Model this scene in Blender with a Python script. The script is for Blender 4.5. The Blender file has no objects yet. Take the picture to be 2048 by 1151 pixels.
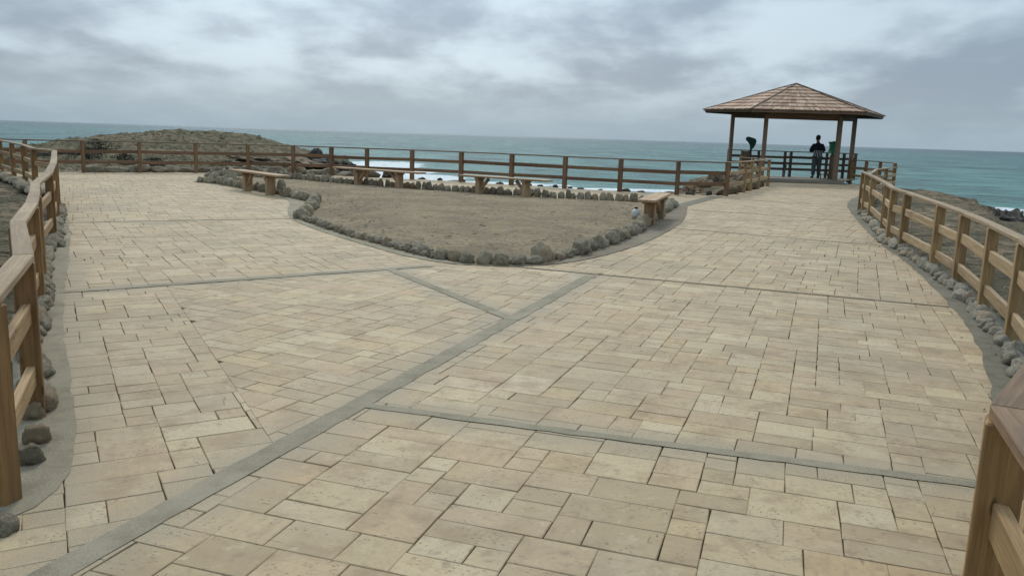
import bpy, bmesh, math, random
import numpy as np
from mathutils import Vector, Matrix, noise as mn
random.seed(7); R = random.random
def U(a, b): return a + (b - a) * random.random()
S = bpy.context.scene; COL = S.collection
# ------------------------------------------------------------ camera
F = 1640.0; CH = 1.55
roll = math.atan(64 / 2048); pit = math.atan(303.5 * math.cos(roll) / F)
fv = Vector((0, math.cos(pit), -math.sin(pit))); r0 = Vector((1, 0, 0)); u0 = Vector((0, math.sin(pit), math.cos(pit)))
rv = math.cos(roll) * r0 + math.sin(roll) * u0; uv = -math.sin(roll) * r0 + math.cos(roll) * u0
CP = Vector((0, 0, CH))
def ray(px, py): return fv * F + rv * (px - 1024) + uv * (575.5 - py)
def G(px, py, z=0.0):                       # surveyed point on the level z
    d = ray(px, py); t = (z - CH) / d.z; p = CP + d * t; return (p.x, p.y)
def X(px, py, Y):                           # x of a surveyed upright at distance Y
    d = ray(px, py); return d.x / d.y * Y
cam = bpy.data.cameras.new('camera'); co = bpy.data.objects.new('camera', cam); COL.objects.link(co)
cam.sensor_width = 36; cam.lens = 36 * F / 2048; cam.clip_end = 80000; cam.clip_start = .05
co.matrix_world = Matrix(((rv.x, uv.x, -fv.x, 0), (rv.y, uv.y, -fv.y, 0), (rv.z, uv.z, -fv.z, CH), (0, 0, 0, 1)))
S.camera = co
S.view_settings.view_transform = 'Standard'; S.view_settings.look = 'None'
S.view_settings.exposure = 0.0; S.view_settings.gamma = 1.0
# ------------------------------------------------------------ node helper
class NT:
    def __init__(s, nt): s.nt = nt; nt.nodes.clear()
    def n(s, typ, ins=None, **kw):
        nd = s.nt.nodes.new(typ)
        for k, v in kw.items(): setattr(nd, k, v)
        for k, v in (ins or {}).items(): s.put(nd.inputs[k], v)
        return nd
    def put(s, sock, v):
        if hasattr(v, 'links') or isinstance(v, bpy.types.NodeSocket): s.nt.links.new(v, sock)
        else:
            if sock.type == 'RGBA' and len(v) == 3: v = (*v, 1)
            sock.default_value = v
    def m(s, op, a, b=0.0, c=0.0, clamp=False):
        nd = s.nt.nodes.new('ShaderNodeMath'); nd.operation = op; nd.use_clamp = clamp
        for i, v in enumerate((a, b, c)): s.put(nd.inputs[i], v)
        return nd.outputs[0]
    def vm(s, op, a, b=(0, 0, 0), out=0):
        nd = s.nt.nodes.new('ShaderNodeVectorMath'); nd.operation = op
        s.put(nd.inputs[0], a); s.put(nd.inputs[1], b); return nd.outputs[out]
    def mix(s, f, a, b, mode='MIX'):
        nd = s.nt.nodes.new('ShaderNodeMix'); nd.data_type = 'RGBA'; nd.blend_type = mode
        s.put(nd.inputs[0], f); s.put(nd.inputs[6], a); s.put(nd.inputs[7], b); return nd.outputs[2]
    def ramp(s, f, a, b, lo=0.0, hi=1.0):
        nd = s.nt.nodes.new('ShaderNodeMapRange'); nd.interpolation_type = 'SMOOTHSTEP'
        for i, v in enumerate((f, a, b, lo, hi)): s.put(nd.inputs[i], v)
        return nd.outputs[0]
    def noise(s, vec, scale, detail=3, rough=.55, dist=0.0, out=0):
        nd = s.nt.nodes.new('ShaderNodeTexNoise')
        s.put(nd.inputs['Vector'], vec); nd.inputs['Scale'].default_value = scale
        nd.inputs['Detail'].default_value = detail; nd.inputs['Roughness'].default_value = rough
        nd.inputs['Distortion'].default_value = dist; return nd.outputs[out]
    def scale(s, vec, sc): return s.vm('MULTIPLY', vec, sc)
    def sep(s, v):
        nd = s.nt.nodes.new('ShaderNodeSeparateXYZ'); s.put(nd.inputs[0], v); return nd.outputs
    def bump(s, h, strength=.5, dist=.01, normal=None):
        nd = s.nt.nodes.new('ShaderNodeBump'); s.put(nd.inputs['Height'], h)
        s.put(nd.inputs['Strength'], strength); nd.inputs['Distance'].default_value = dist
        if normal is not None: s.put(nd.inputs['Normal'], normal)
        return nd.outputs[0]
def mat(name):
    m = bpy.data.materials.new(name); m.use_nodes = True; t = NT(m.node_tree)
    t.bs = t.n('ShaderNodeBsdfPrincipled'); o = t.n('ShaderNodeOutputMaterial'); t.nt.links.new(t.bs.outputs[0], o.inputs[0])
    t.mat = m; return t
def fin(t, col, rough=.8, normal=None, spec=.3):
    t.put(t.bs.inputs['Base Color'], col); t.put(t.bs.inputs['Roughness'], rough); t.put(t.bs.inputs['Specular IOR Level'], spec)
    if normal is not None: t.put(t.bs.inputs['Normal'], normal)
    return t.mat
def objco(t): return t.n('ShaderNodeTexCoord').outputs['Object']
def worldco(t): return t.n('ShaderNodeNewGeometry').outputs['Position']
def orand(t): return t.n('ShaderNodeObjectInfo').outputs['Random']
# ------------------------------------------------------------ strips of the paving (a, b, half width)
STR = {'main': ((-2.75, -.55), (.90, 9.30), .066), 'cross': ((-.83, 4.52), (2.88, 3.46), .04),
       'short': ((-1.42, 9.32), (.03, 6.86), .055), 'left': ((-4.3, 7.35), (-1.0, 9.62), .06),
       'divider': ((3.95, 19.9), (5.95, 24.2), .17)}
def strip_mask(t, pos, a, b, w, nz):
    ax, ay = a; bx, by = b; L = math.hypot(bx - ax, by - ay); dx, dy = (bx - ax) / L, (by - ay) / L
    q = t.vm('SUBTRACT', pos, (ax, ay, 0))
    al = t.vm('DOT_PRODUCT', q, (dx, dy, 0), 1); ac = t.m('ABSOLUTE', t.vm('DOT_PRODUCT', q, (-dy, dx, 0), 1))
    ac = t.m('ADD', ac, t.m('MULTIPLY', t.m('SUBTRACT', nz, .5), .42))
    k = t.ramp(ac, w * .6, w + .27, 1, 0)
    return t.m('MULTIPLY', t.m('MULTIPLY', k, t.ramp(al, -.3, .1)), t.ramp(al, L, L + .3, 1, 0))
# tile stone
t = mat('travertine'); pos = worldco(t); at = t.n('ShaderNodeAttribute', attribute_name='rnd').outputs
rs = t.sep(at[1])
off = t.scale(at[1], (37., 53., 71.)); pv = t.vm('ADD', pos, off)
big = t.noise(pv, 2.3, 3); fine = t.noise(pv, 46, 4, .7)
# beds of the stone: streaks, direction from the tile's own frame
su = t.sep(t.n('ShaderNodeUVMap').outputs[0]); suv = t.n('ShaderNodeCombineXYZ', {0: su[0], 1: su[1], 2: t.m('MULTIPLY', rs[0], 40.)}).outputs[0]
streak = t.noise(t.scale(suv, (3., 26., 1.)), 1., 4, .6, .6)
c = t.mix(rs[0], (.285, .224, .132), (.41, .338, .21))
c = t.mix(t.ramp(rs[1], .55, 1), c, (.365, .278, .17)); c = t.mix(t.ramp(rs[2], .82, 1., 0, .5), c, (.44, .385, .27))
c = t.mix(t.ramp(rs[2], .2, 0., 0, .5), c, (.35, .255, .13))
c = t.mix(t.ramp(streak, .4, .75, 0, t.ramp(rs[1], .2, .8, .08, .34)), c, (.21, .155, .095)); c = t.mix(t.ramp(big, .5, .75, 0, .4), c, (.42, .365, .26))
c = t.mix(t.ramp(fine, .48, .7, 0, .45), c, (.22, .18, .13))
pit_ = t.n('ShaderNodeTexVoronoi', {'Vector': t.scale(suv, (1., 1.9, 1.)), 'Scale': 34., 'Randomness': 1.}).outputs[0]
pitm = t.m('MULTIPLY', t.ramp(pit_, .1, .32, 1, 0), t.ramp(t.noise(pv, 5.5, 3), .5, .64))
c = t.mix(t.m('MULTIPLY', pitm, .6), c, (.11, .085, .06))
scar = t.m('MULTIPLY', t.ramp(t.noise(t.scale(suv, (9., 30., 1.)), 1., 2, .5, 1.2), .70, .76), t.ramp(t.noise(pv, 1.3, 1), .5, .62))
c = t.mix(t.m('MULTIPLY', scar, .65), c, (.13, .10, .07))
dn = t.noise(pos, .55, 5, .6); c = t.mix(t.ramp(dn, .46, .68, 0, .5), c, (.215, .18, .125))
dn2 = t.noise(pos, 3.1, 5, .65); c = t.mix(t.ramp(dn2, .48, .66, 0, .55), c, (.215, .155, .09)); dn3_ = t.noise(pos, 11, 5, .7); c = t.mix(t.ramp(dn3_, .54, .68, 0, .5), c, (.17, .125, .08)); c = t.mix(t.ramp(dn3_, .44, .3, 0, .4), c, (.47, .41, .29))
sm = 0.0; nz = t.noise(pos, 2.6, 4, .6)
for q_ in [STR[k_] for k_ in ('main', 'cross', 'short', 'left')] + [((-2.4, 2.15), (-1.55, 2.45), .16), ((-1.8, 3.02), (-3.15, 5.61), .03), ((-3.15, 5.61), (-5.3, 9.7), .03)]:
    sm = t.m('MAXIMUM', sm, strip_mask(t, pos, *q_, nz))
grain = t.noise(pos, 130, 3, .7)
c = t.mix(t.m('MULTIPLY', sm, .85), c, t.mix(t.ramp(grain, .3, .7), (.20, .168, .11), (.325, .28, .20)))
c = t.mix(1., c, (1.02, .945, .885), 'MULTIPLY')
h = t.m('ADD', t.m('MULTIPLY', fine, .3), t.m('ADD', t.m('MULTIPLY', streak, .5), t.m('MULTIPLY', t.m('MAXIMUM', pitm, scar), -1.2)))
TILE = fin(t, c, .72, t.bump(h, .55, .006), .35)
# joint bed
t = mat('joint_sand'); pos = worldco(t); n1 = t.noise(pos, 60, 3)
BED = fin(t, t.mix(n1, (.07, .05, .03), (.19, .145, .095)), .95, t.bump(n1, .5, .01))
# concrete of strips and margins
def concrete(name, a, b, amt=1.0):
    t = mat(name); pos = worldco(t); g = t.noise(pos, 170, 4, .75); g2 = t.noise(pos, 6, 5, .6); g3 = t.noise(pos, 1.1, 4)
    c = t.mix(t.ramp(g, .3, .7), a, b); c = t.mix(t.ramp(g2, .4, .75, 0, .5), c, tuple(x * .55 for x in a))
    c = t.mix(t.ramp(g3, .45, .7, 0, .45), c, tuple(x * 1.15 for x in b))
    v = t.n('ShaderNodeTexVoronoi', {'Vector': pos, 'Scale': 95.}).outputs[0]
    c = t.mix(t.ramp(v, .12, .2, .5, 0), c, tuple(x * 1.4 for x in b))
    return fin(t, c, .9, t.bump(t.m('ADD', g, t.m('MULTIPLY', g2, 1.5)), .7, .006), .2)
CONC = concrete('grey_concrete', (.185, .157, .105), (.305, .262, .188))
CONCB = concrete('brown_mortar', (.12, .095, .065), (.22, .18, .13))
CONCR = concrete('brown_shade_concrete', (.115, .10, .072), (.20, .18, .132))  # brown of the divider; on the right margin, shade put into the colour
# dirt
t = mat('dirt'); pos = worldco(t); a = t.noise(pos, .8, 6, .6); b = t.noise(t.scale(pos, (1, 1, 1)), 14, 5, .65); g = t.noise(pos, 75, 3, .7)
c = t.mix(t.ramp(a, .38, .62), (.20, .152, .095), (.29, .22, .137)); c = t.mix(t.ramp(b, .45, .65, 0, .75), c, (.115, .092, .064))
b2 = t.noise(pos, 5.5, 6, .75); c = t.mix(t.ramp(b2, .5, .62, 0, .5), c, (.13, .10, .066)); c = t.mix(t.ramp(g, .52, .66, 0, .6), c, (.34, .285, .195)); c = t.mix(t.ramp(t.noise(pos, 2.2, 3), .55, .7, 0, .4), c, (.30, .23, .12))
sp = t.n('ShaderNodeTexVoronoi', {'Vector': pos, 'Scale': 5.}).outputs[0]; c = t.mix(t.ramp(sp, .05, .09, .7, 0), c, (.06, .05, .04))
DIRT = fin(t, c, .95, t.bump(t.m('ADD', t.m('MULTIPLY', b, 2.), g), .8, .02), .15)
# terrain
t = mat('coast_ground'); pos = worldco(t); a = t.noise(pos, .35, 6, .62); b = t.noise(pos, 3.2, 8, .72); g = t.noise(pos, 26, 5, .75)
c = t.mix(t.ramp(a, .35, .62), (.125, .105, .062), (.30, .225, .14)); c = t.mix(t.ramp(b, .44, .6, 0, .8), c, (.045, .042, .028))
c = t.mix(t.ramp(g, .5, .7, 0, .45), c, (.26, .22, .155)); c = t.mix(t.ramp(t.noise(pos, .9, 4), .55, .7, 0, .5), c, (.105, .105, .058))
ps_ = t.sep(pos); c = t.mix(t.m('MULTIPLY', t.ramp(ps_[1], 27.5, 31), t.m('MULTIPLY', t.ramp(ps_[0], 0, -5), t.ramp(a, .2, .6, .85, .45))), c, t.mix(t.ramp(b, .4, .65), (.15, .13, .075), (.055, .052, .03))); zz = ps_[2]; c = t.mix(t.ramp(zz, -1.2, -.4, .8, 0), c, (.05, .042, .032))
TERR = fin(t, c, .95, t.bump(t.m('ADD', t.m('MULTIPLY', b, 3.), g), 1., .06), .15)
# wood
def wood(name, a, b, d, stain=.5, wet=.0):
    t = mat(name); o = objco(t); r = orand(t); r2 = t.m('FRACT', t.m('MULTIPLY', r, 37.7)); ofs = t.n('ShaderNodeCombineXYZ', {0: t.m('MULTIPLY', r, 91.), 1: t.m('MULTIPLY', r, 33.), 2: 0.}).outputs[0]
    p = t.vm('ADD', o, ofs)
    gr = t.noise(t.scale(p, (1.3, 34., 34.)), 1., 5, .65, .5); fg = t.noise(t.scale(p, (5., 190., 190.)), 1., 2, .7)
    st = t.noise(t.scale(p, (1.7, 7., 7.)), 1., 4, .6)
    c = t.mix(t.ramp(gr, .36, .64), a, b); c = t.mix(t.ramp(fg, .4, .75, 0, .4), c, tuple(x * .5 for x in a))
    c = t.mix(t.ramp(st, .48, .68, 0, stain), c, d); c = t.mix(t.ramp(r, 0, 1, 0, .45), c, tuple(x * .6 for x in a))
    c = t.mix(t.m('MULTIPLY', r2, .3), c, tuple(min(1, x * 1.25) for x in b))
    k = t.n('ShaderNodeTexVoronoi', {'Vector': t.scale(p, (3.2, 13., 13.)), 'Scale': 1.}).outputs[0]; c = t.mix(t.ramp(k, .06, .13, .75, 0), c, tuple(x * .25 for x in a))
    return fin(t, c, .68, t.bump(t.m('ADD', gr, t.m('MULTIPLY', fg, .5)), .6, .006), .3)
W_POST = wood('fence_wood', (.15, .078, .028), (.31, .18, .07), (.07, .036, .015))
W_SEA = wood('seaside_fence_wood', (.12, .06, .032), (.24, .14, .072), (.065, .034, .02))
W_SEAR = wood('seaside_rail_wood', (.12, .062, .034), (.235, .14, .075), (.06, .035, .022))
W_SEAC = wood('seaside_cap_wood', (.12, .085, .055), (.22, .16, .105), (.07, .045, .03))
W_RAIL = wood('rail_wood', (.23, .135, .058), (.40, .265, .13), (.12, .068, .03))
W_CAP = wood('weathered_cap_wood', (.20, .132, .072), (.335, .24, .14), (.12, .07, .036), .6)
W_POSTR = wood('pale_post_wood', (.205, .125, .052), (.385, .26, .125), (.12, .068, .03))
W_RAILR = wood('pale_rail_wood', (.26, .172, .085), (.44, .315, .175), (.155, .095, .045))
W_NCAP = wood('reddish_cap_wood', (.145, .085, .045), (.265, .17, .092), (.085, .048, .034), .7)
W_NRAIL = wood('near_rail_wood', (.19, .11, .046), (.36, .235, .11), (.09, .052, .022))
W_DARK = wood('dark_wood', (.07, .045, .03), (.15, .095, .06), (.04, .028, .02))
W_GAZ = wood('gazebo_wood', (.13, .082, .052), (.255, .17, .11), (.08, .052, .035))
W_BENCH = wood('bench_wood', (.27, .165, .085), (.44, .30, .175), (.15, .085, .045))
W_DECK = wood('deck_wood', (.13, .115, .085), (.24, .21, .16), (.08, .075, .06))
# shingles
t = mat('shingle_wood'); at = t.n('ShaderNodeAttribute', attribute_name='rnd').outputs; q = t.sep(at[1]); o = objco(t)
uvs = t.sep(t.n('ShaderNodeUVMap').outputs[0]); gv = t.n('ShaderNodeCombineXYZ', {0: t.m('MULTIPLY', uvs[0], 60.), 1: t.m('MULTIPLY', uvs[1], 3.), 2: t.m('MULTIPLY', q[1], 50.)}).outputs[0]
c = t.mix(q[0], (.27, .16, .108), (.50, .335, .23)); c = t.mix(t.ramp(q[2], .75, 1, 0, .8), c, (.58, .43, .29)); gn = t.noise(gv, 1., 4, .7)
c = t.mix(t.ramp(gn, .45, .75, 0, .5), c, (.12, .08, .055)); SHING = fin(t, c, .8, t.bump(gn, .5, .01))
# stone
def stone(name, a, b, d):
    t = mat(name); o = objco(t); r = orand(t); p = t.vm('ADD', o, t.n('ShaderNodeCombineXYZ', {0: t.m('MULTIPLY', r, 60.), 1: 0., 2: t.m('MULTIPLY', r, 20.)}).outputs[0])
    n1 = t.noise(p, 5, 5, .65); n2 = t.noise(p, 26, 4, .7); v = t.n('ShaderNodeTexVoronoi', {'Vector': p, 'Scale': 22.}).outputs[0]
    c = t.mix(t.ramp(n1, .35, .65), a, b); c = t.mix(t.ramp(n2, .5, .7, 0, .6), c, d); c = t.mix(t.ramp(v, .1, .3, .55, 0), c, tuple(x * .35 for x in a))
    c = t.mix(t.ramp(r, .3, 1, 0, .55), c, tuple(x * .85 for x in a)); c = t.mix(t.ramp(t.m('FRACT', t.m('MULTIPLY', r, 71.3)), .7, 1, 0, .6), c, (b[0] * .95, b[1] * .78, b[2] * .65)); c = t.mix(t.ramp(t.m('FRACT', t.m('MULTIPLY', r, 17.3)), .6, 1, 0, .5), c, tuple(x * 1.1 for x in b))
    return fin(t, c, .92, t.bump(t.m('ADD', t.m('ADD', n1, n2), t.m('MULTIPLY', v, -.6)), .9, .02), .2)
STONE = stone('border_stone_rock', (.20, .168, .115), (.355, .305, .215), (.125, .104, .073))
STONEP = stone('pale_fence_stone', (.245, .215, .16), (.44, .395, .31), (.16, .14, .105))
ROCK = stone('coastal_rock', (.045, .042, .035), (.13, .11, .085), (.03, .03, .027))
ROCKB = stone('brown_rock', (.115, .085, .055), (.22, .165, .11), (.06, .045, .032))
def plain(name, col, rough=.7, nz=.25, sc=30):
    t = mat(name); o = objco(t); n1 = t.noise(o, sc, 4, .6)
    return fin(t, t.mix(t.ramp(n1, .35, .7), col, tuple(x * (1 - nz) for x in col)), rough, t.bump(n1, .3, .004), .3)
GREEN = plain('dark_green_cloth', (.012, .05, .042), .75); GREEN2 = plain('green_cloth', (.018, .16, .085), .7)
NAVY = plain('navy_cloth', (.012, .016, .028), .85); JEANS = plain('grey_denim', (.075, .095, .10), .85); SKIN = plain('skin', (.20, .11, .07), .6)
HAIR = plain('dark_hair', (.008, .007, .006), .6); SHOE = plain('dark_shoe', (.02, .02, .02), .6); METAL = plain('dark_metal', (.03, .035, .035), .5)
WHITEP = plain('whitish_plastic', (.52, .52, .47), .5); BLACKP = plain('black_plastic', (.012, .012, .014), .45); TAPE = plain('white_plate', (.6, .58, .54), .6)
t = mat('striped_cloth'); o = t.sep(objco(t)); w = t.m('SINE', t.m('MULTIPLY', o[0], 95.)); STRIPE = fin(t, t.mix(t.ramp(w, .2, .5), (.015, .02, .025), (.48, .50, .50)), .85)
LEAF = plain('shrub_leaf', (.05, .055, .032), .8, .5, 3)
t = mat('dry_litter'); r = t.n('ShaderNodeAttribute', attribute_name='rnd').outputs[1]; q = t.sep(r)
LITTER = fin(t, t.mix(q[0], (.06, .055, .03), (.23, .19, .125)), .9)
t = mat('scrub_twigs'); r = t.n('ShaderNodeAttribute', attribute_name='rnd').outputs[1]; q = t.sep(r); SCRUB = fin(t, t.mix(q[0], (.045, .045, .025), (.15, .13, .075)), .9)
# ------------------------------------------------------------ objects helper
def link(o, parent=None, loc=None):
    COL.objects.link(o)
    if parent is not None: o.parent = parent
    if loc is not None: o.location = loc
    return o
def tag(o, label=None, cat=None, group=None, kind=None):
    for k, v in (('label', label), ('category', cat), ('group', group), ('kind', kind)):
        if v: o[k] = v
    return o
def empty(name, loc, rz=0.0):
    o = bpy.data.objects.new(name, None); o.empty_display_size = .2; link(o, None, loc); o.rotation_euler.z = rz; return o
def meshobj(name, verts, faces, m, parent=None, loc=None, smooth=False):
    me = bpy.data.meshes.new(name); me.from_pydata([tuple(v) for v in verts], [], faces); me.update()
    if m: me.materials.append(m)
    if smooth: me.polygons.foreach_set('use_smooth', [True] * len(me.polygons))
    return link(bpy.data.objects.new(name, me), parent, loc)
def bmobj(name, bm, m, parent=None, loc=None, smooth=False):
    me = bpy.data.meshes.new(name); bm.to_mesh(me); bm.free(); me.materials.append(m)
    if smooth: me.polygons.foreach_set('use_smooth', [True] * len(me.polygons))
    return link(bpy.data.objects.new(name, me), parent, loc)
def board(name, p0, p1, w, h, m, parent, bev=.006, m0=None, m1=None, wob=0.0, w1=None, h1=None):
    """plank from p0 to p1 (world), w across, h upright; m0/m1 = horizontal mitre normals at the ends"""
    p0, p1 = Vector(p0), Vector(p1); d = p1 - p0; L = d.length; d.normalize()
    ref = Vector((0, 0, 1)) if abs(d.z) < .9 else Vector((0, 1, 0))
    y = ref.cross(d).normalized(); z = d.cross(y); mid = (p0 + p1) / 2
    bm = bmesh.new(); vs = []
    for sx, mm, ww, hh in ((-1, m0, w, h), (1, m1, w1 or w, h1 or h)):
        for sy, sz in ((-1, -1), (1, -1), (1, 1), (-1, 1)):
            yy = sy * ww / 2; k = 0.0
            if mm is not None:
                mm = Vector((mm[0], mm[1], 0)).normalized(); k = -(y.dot(mm)) / d.dot(mm) * yy
            vs.append(bm.verts.new((sx * (L / 2 - .0008) + k, yy, sz * hh / 2 + (U(-wob, wob) if wob else 0))))
    for f in ((3, 2, 1, 0), (4, 5, 6, 7), (0, 1, 5, 4), (1, 2, 6, 5), (2, 3, 7, 6), (3, 0, 4, 7)): bm.faces.new([vs[i] for i in f])
    if bev: bmesh.ops.bevel(bm, geom=list(bm.edges), offset=bev, segments=1, affect='EDGES', clamp_overlap=True)
    bmesh.ops.recalc_face_normals(bm, faces=bm.faces)
    o = bmobj(name, bm, m, parent); M = Matrix((d, y, z)).transposed().to_4x4(); M.translation = mid
    if parent is not None:
        P = Matrix.Translation(parent.location) @ parent.rotation_euler.to_matrix().to_4x4(); M = P.inverted() @ M
    o.matrix_local = M; return o
def lathe(name, prof, m, parent=None, loc=None, n=20, sm=True, sq=None):
    vs = []; fs = []
    for r, z in prof:
        for i in range(n):
            a = 2 * math.pi * i / n; vs.append((r * math.cos(a), r * math.sin(a), z))
    for j in range(len(prof) - 1):
        for i in range(n): fs.append((j * n + i, j * n + (i + 1) % n, (j + 1) * n + (i + 1) % n, (j + 1) * n + i))
    fs.append(tuple(range(n))[::-1]); fs.append(tuple((len(prof) - 1) * n + i for i in range(n)))
    return meshobj(name, vs, fs, m, parent, loc, sm)
# ------------------------------------------------------------ layout (metres)
A_ = [(-3.15, 2.3), (-2.075, 3.17), (-2.54, 4.2), (-3.42, 5.62), (-4.1, 6.95), (-4.68, 8.0), (-5.38, 9.22), (-6.2, 10.95), (-7.28, 13.0), (-8.12, 14.55), (-8.98, 16.1), (-9.86, 17.7),
      (-10.78, 18.5), (-12.1, 20.35), (-13.2, 21.7), (-14.7, 23.6), (-16.3, 24.85)]
B_ = [(-16.45, 25.0)] + [(X(px, 344, y), y) for px, y in ((54, 25.35), (168, 26.1), (281, 27.0), (393, 27.9), (497, 28.6), (587, 28.9), (663, 28.8), (734, 28.4), (824, 28.1), (922, 27.45), (1023, 26.55), (1130, 25.6), (1241, 24.9), (1356, 24.3), (1455, 24.45))]
C_ = [B_[-1], (7.31, 26.4), (7.81, 27.5), (8.47, 28.85), (9.35, 30.67), (9.3, 32.6), (9.35, 34.6)]
E_ = [(1.04, 1.24), (1.36, 2.13), (1.98, 2.9), (2.78, 3.98), (3.48, 5.22), (4.08, 6.53), (4.55, 7.78), (5.06, 9.23), (5.42, 10.46), (6.0, 12.62), (6.2, 13.5), (6.75, 15.01), (7.7, 17.8), (8.15, 19.2), (8.42, 20.05)]
F_ = [(8.62, 20.5), (10.15, 23.6), (X(1752, 340, 27.0), 27.0), (X(1773, 340, 28.9), 28.9), (X(1793, 340, 31.0), 31.0)]
F2_ = [(X(1704, 330, 35.7), 35.7), (X(1733, 330, 35.0), 35.0), (X(1761, 330, 33.3), 33.3), (X(1793, 330, 31.0) + .02, 31.16)]
ISL = [G(*p) for p in ((395, 364), (440, 368), (490, 377), (545, 386), (600, 399), (632, 404), (622, 418), (603, 437), (640, 452), (700, 471), (800, 499), (870, 516), (935, 526), (1010, 530), (1080, 526), (1150, 511), (1220, 488), (1275, 462), (1310, 436), (1347, 412))] \
      + [G(*p) for p in ((1300, 406), (1200, 401), (1100, 396), (1000, 390), (900, 383), (800, 376), (700, 368.5), (600, 360), (500, 354), (430, 352))]
T_ = [(-1.8, 3.02), (-2.13, 3.86), (-2.68, 4.81), (-3.15, 5.61), (-3.98, 7.1), (-5.3, 9.7), (-6.75, 12.4), (-8.5, 15.45), (-10.45, 18.7), (-12.9, 22.2), (-15.6, 24.7)] + \
     [(x, y - .12) for x, y in B_[1:]] + [(7.45, 26.2), (7.98, 27.35), (8.65, 28.75), (9.6, 30.7), (9.75, 33.6), (13.7, 34.5), (14.3, 33.2), (13.6, 31.6), (11.6, 27.5), (9.3, 23.3), (7.36, 17.67), (5.93, 13.2), (5.58, 11.74), (5.23, 10.55), (4.64, 8.74), (4.21, 7.46), (3.72, 6.31), (3.08, 5.0), (2.4, 3.85), (1.75, 2.85), (1.22, 2.2), (.9, 1.2), (.7, -1.5), (-3.2, -1.5), (-3.4, 1.9), (-2.2, 2.82)]
O_ = [(-3.4, 2.1)] + A_[1:] + B_[1:-1] + C_[:-1] + [(9.5, 35.6), (14.6, 35.6), F2_[1], F2_[2]] + F_[::-1] + E_[::-1][1:] + [(2.6, 1.0), (3.2, -4), (-4.4, -4)]
LAND = [(-70, -30), (-70, 12), (-38, 17), (-24, 22), (-18.6, 25.5), (-19.5, 32), (-27, 40), (-30, 47), (-24, 56), (-15, 57), (-10.3, 50), (-8.3, 41), (-7.0, 33), (-6.2, 30.2), (-4.2, 29.3), (-1.5, 28.5), (1.8, 26.7), (4.2, 25.6), (5.3, 26.3), (5.7, 28.6), (6.6, 31), (8.0, 34.2), (9.4, 36.2), (14.5, 37), (17.2, 34), (17.0, 31), (15.4, 27.2), (14.2, 24.2), (14.6, 21.3), (19, 17), (32, 12), (70, 6), (70, -30)]
def seg_dist(P, poly):
    P = np.asarray(P); d = np.full(len(P), 1e9); ins = np.zeros(len(P), bool)
    for i in range(len(poly)):
        a = np.array(poly[i]); b = np.array(poly[(i + 1) % len(poly)]); ab = b - a
        tt = np.clip(((P - a) @ ab) / (ab @ ab), 0, 1); q = a + tt[:, None] * ab; d = np.minimum(d, np.hypot(*(P - q).T))
        c_ = ((a[1] > P[:, 1]) != (b[1] > P[:, 1])); xx = (b[0] - a[0]) * (P[:, 1] - a[1]) / (b[1] - a[1] + 1e-12) + a[0]
        ins ^= c_ & (P[:, 0] < xx)
    return np.where(ins, -d, d)     # negative inside
def sstep(a, b, x):
    k = np.clip((x - a) / (b - a), 0, 1); return k * k * (3 - 2 * k)
# ------------------------------------------------------------ terrain
def axis(a, b, lo, hi, st, big):
    v = list(np.arange(lo, hi, st)); l = [lo]
    k = big
    while l[-1] > a: l.append(l[-1] - k); k *= 1.3
    r_ = [v[-1]]; k = big
    while r_[-1] < b: r_.append(r_[-1] + k); k *= 1.3
    return np.array(l[1:][::-1] + v + r_[1:])
xs = axis(-68, 68, -32, 20, .3, .8); ys = axis(-25, 60, -2, 60, .3, .8)
GX, GY = np.meshgrid(xs, ys); PT = np.stack([GX.ravel(), GY.ravel()], 1)
sdO = seg_dist(PT, O_); sdL = -seg_dist(PT, LAND)
nz1 = np.array([mn.fractal(Vector((x * .35, y * .35, 3.1)), 1.0, 2.0, 5) for x, y in PT]); nz2 = np.array([mn.fractal(Vector((x * 1.4, y * 1.4, 9.1)), .8, 2.0, 4) for x, y in PT])
px_, py_ = PT.T
prof = np.interp(px_, [-34, -29, -26.4, -25, -23.3, -21.6, -20.2, -18.6, -17.2, -15.5, -14.4, -13.6, -13.0, -12.2, -11, -9.8, -8.6, -7], [-.4, -.2, .02, .22, .62, .95, 1.08, 1.22, 1.16, .95, .74, .5, .18, .08, .0, -.1, -.5, -.9])
gy = sstep(29.5, 46, py_) * (1 - sstep(49, 58, py_))
base = -.06 + .09 * nz1 + .05 * nz2 + gy * (prof + .1) + gy * (.08 * nz2 + .06 * nz1)
gull = np.exp(-((px_ + 12.5 + .25 * (py_ - 34)) / .9) ** 2) * sstep(30, 33, py_) * (1 - sstep(40, 46, py_)); base -= .45 * gull
base += .42 * np.exp(-((px_ - 7.1) / 1.1) ** 2 - ((py_ - 28.8) / 2.6) ** 2) + .25 * np.exp(-((px_ - 8.1) / .9) ** 2 - ((py_ - 32.5) / 2.2) ** 2)
base += -.28 * sstep(9, 15, px_) * sstep(0, 10, py_) - .15 * sstep(4, -14, px_) * 0
base += .22 * np.exp(-((px_ - 15.2) / 1.2) ** 2 - ((py_ - 29.5) / 2.5) ** 2) * (1 + nz2)
cl = sstep(-1.9, .25, sdL + .55 * nz2 + .5 * nz1)
base = -5.2 + (base + 5.2) * cl
w_ = sstep(.05, .5, sdO)
ZZ = -.09 * (1 - w_) + base * w_; ZZ = np.where((sdO < 3) & (sdO > .3) & (sdL > .6) & (np.abs(base) < .6), np.maximum(ZZ, -.06 + .05 * nz2), ZZ)
nx, ny = len(xs), len(ys)
fc = [(j * nx + i, j * nx + i + 1, (j + 1) * nx + i + 1, (j + 1) * nx + i) for j in range(ny - 1) for i in range(nx - 1)]
terr = meshobj('terrain', [(PT[k][0], PT[k][1], ZZ[k]) for k in range(len(PT))], fc, TERR, smooth=True); tag(terr, kind='structure')
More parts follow.
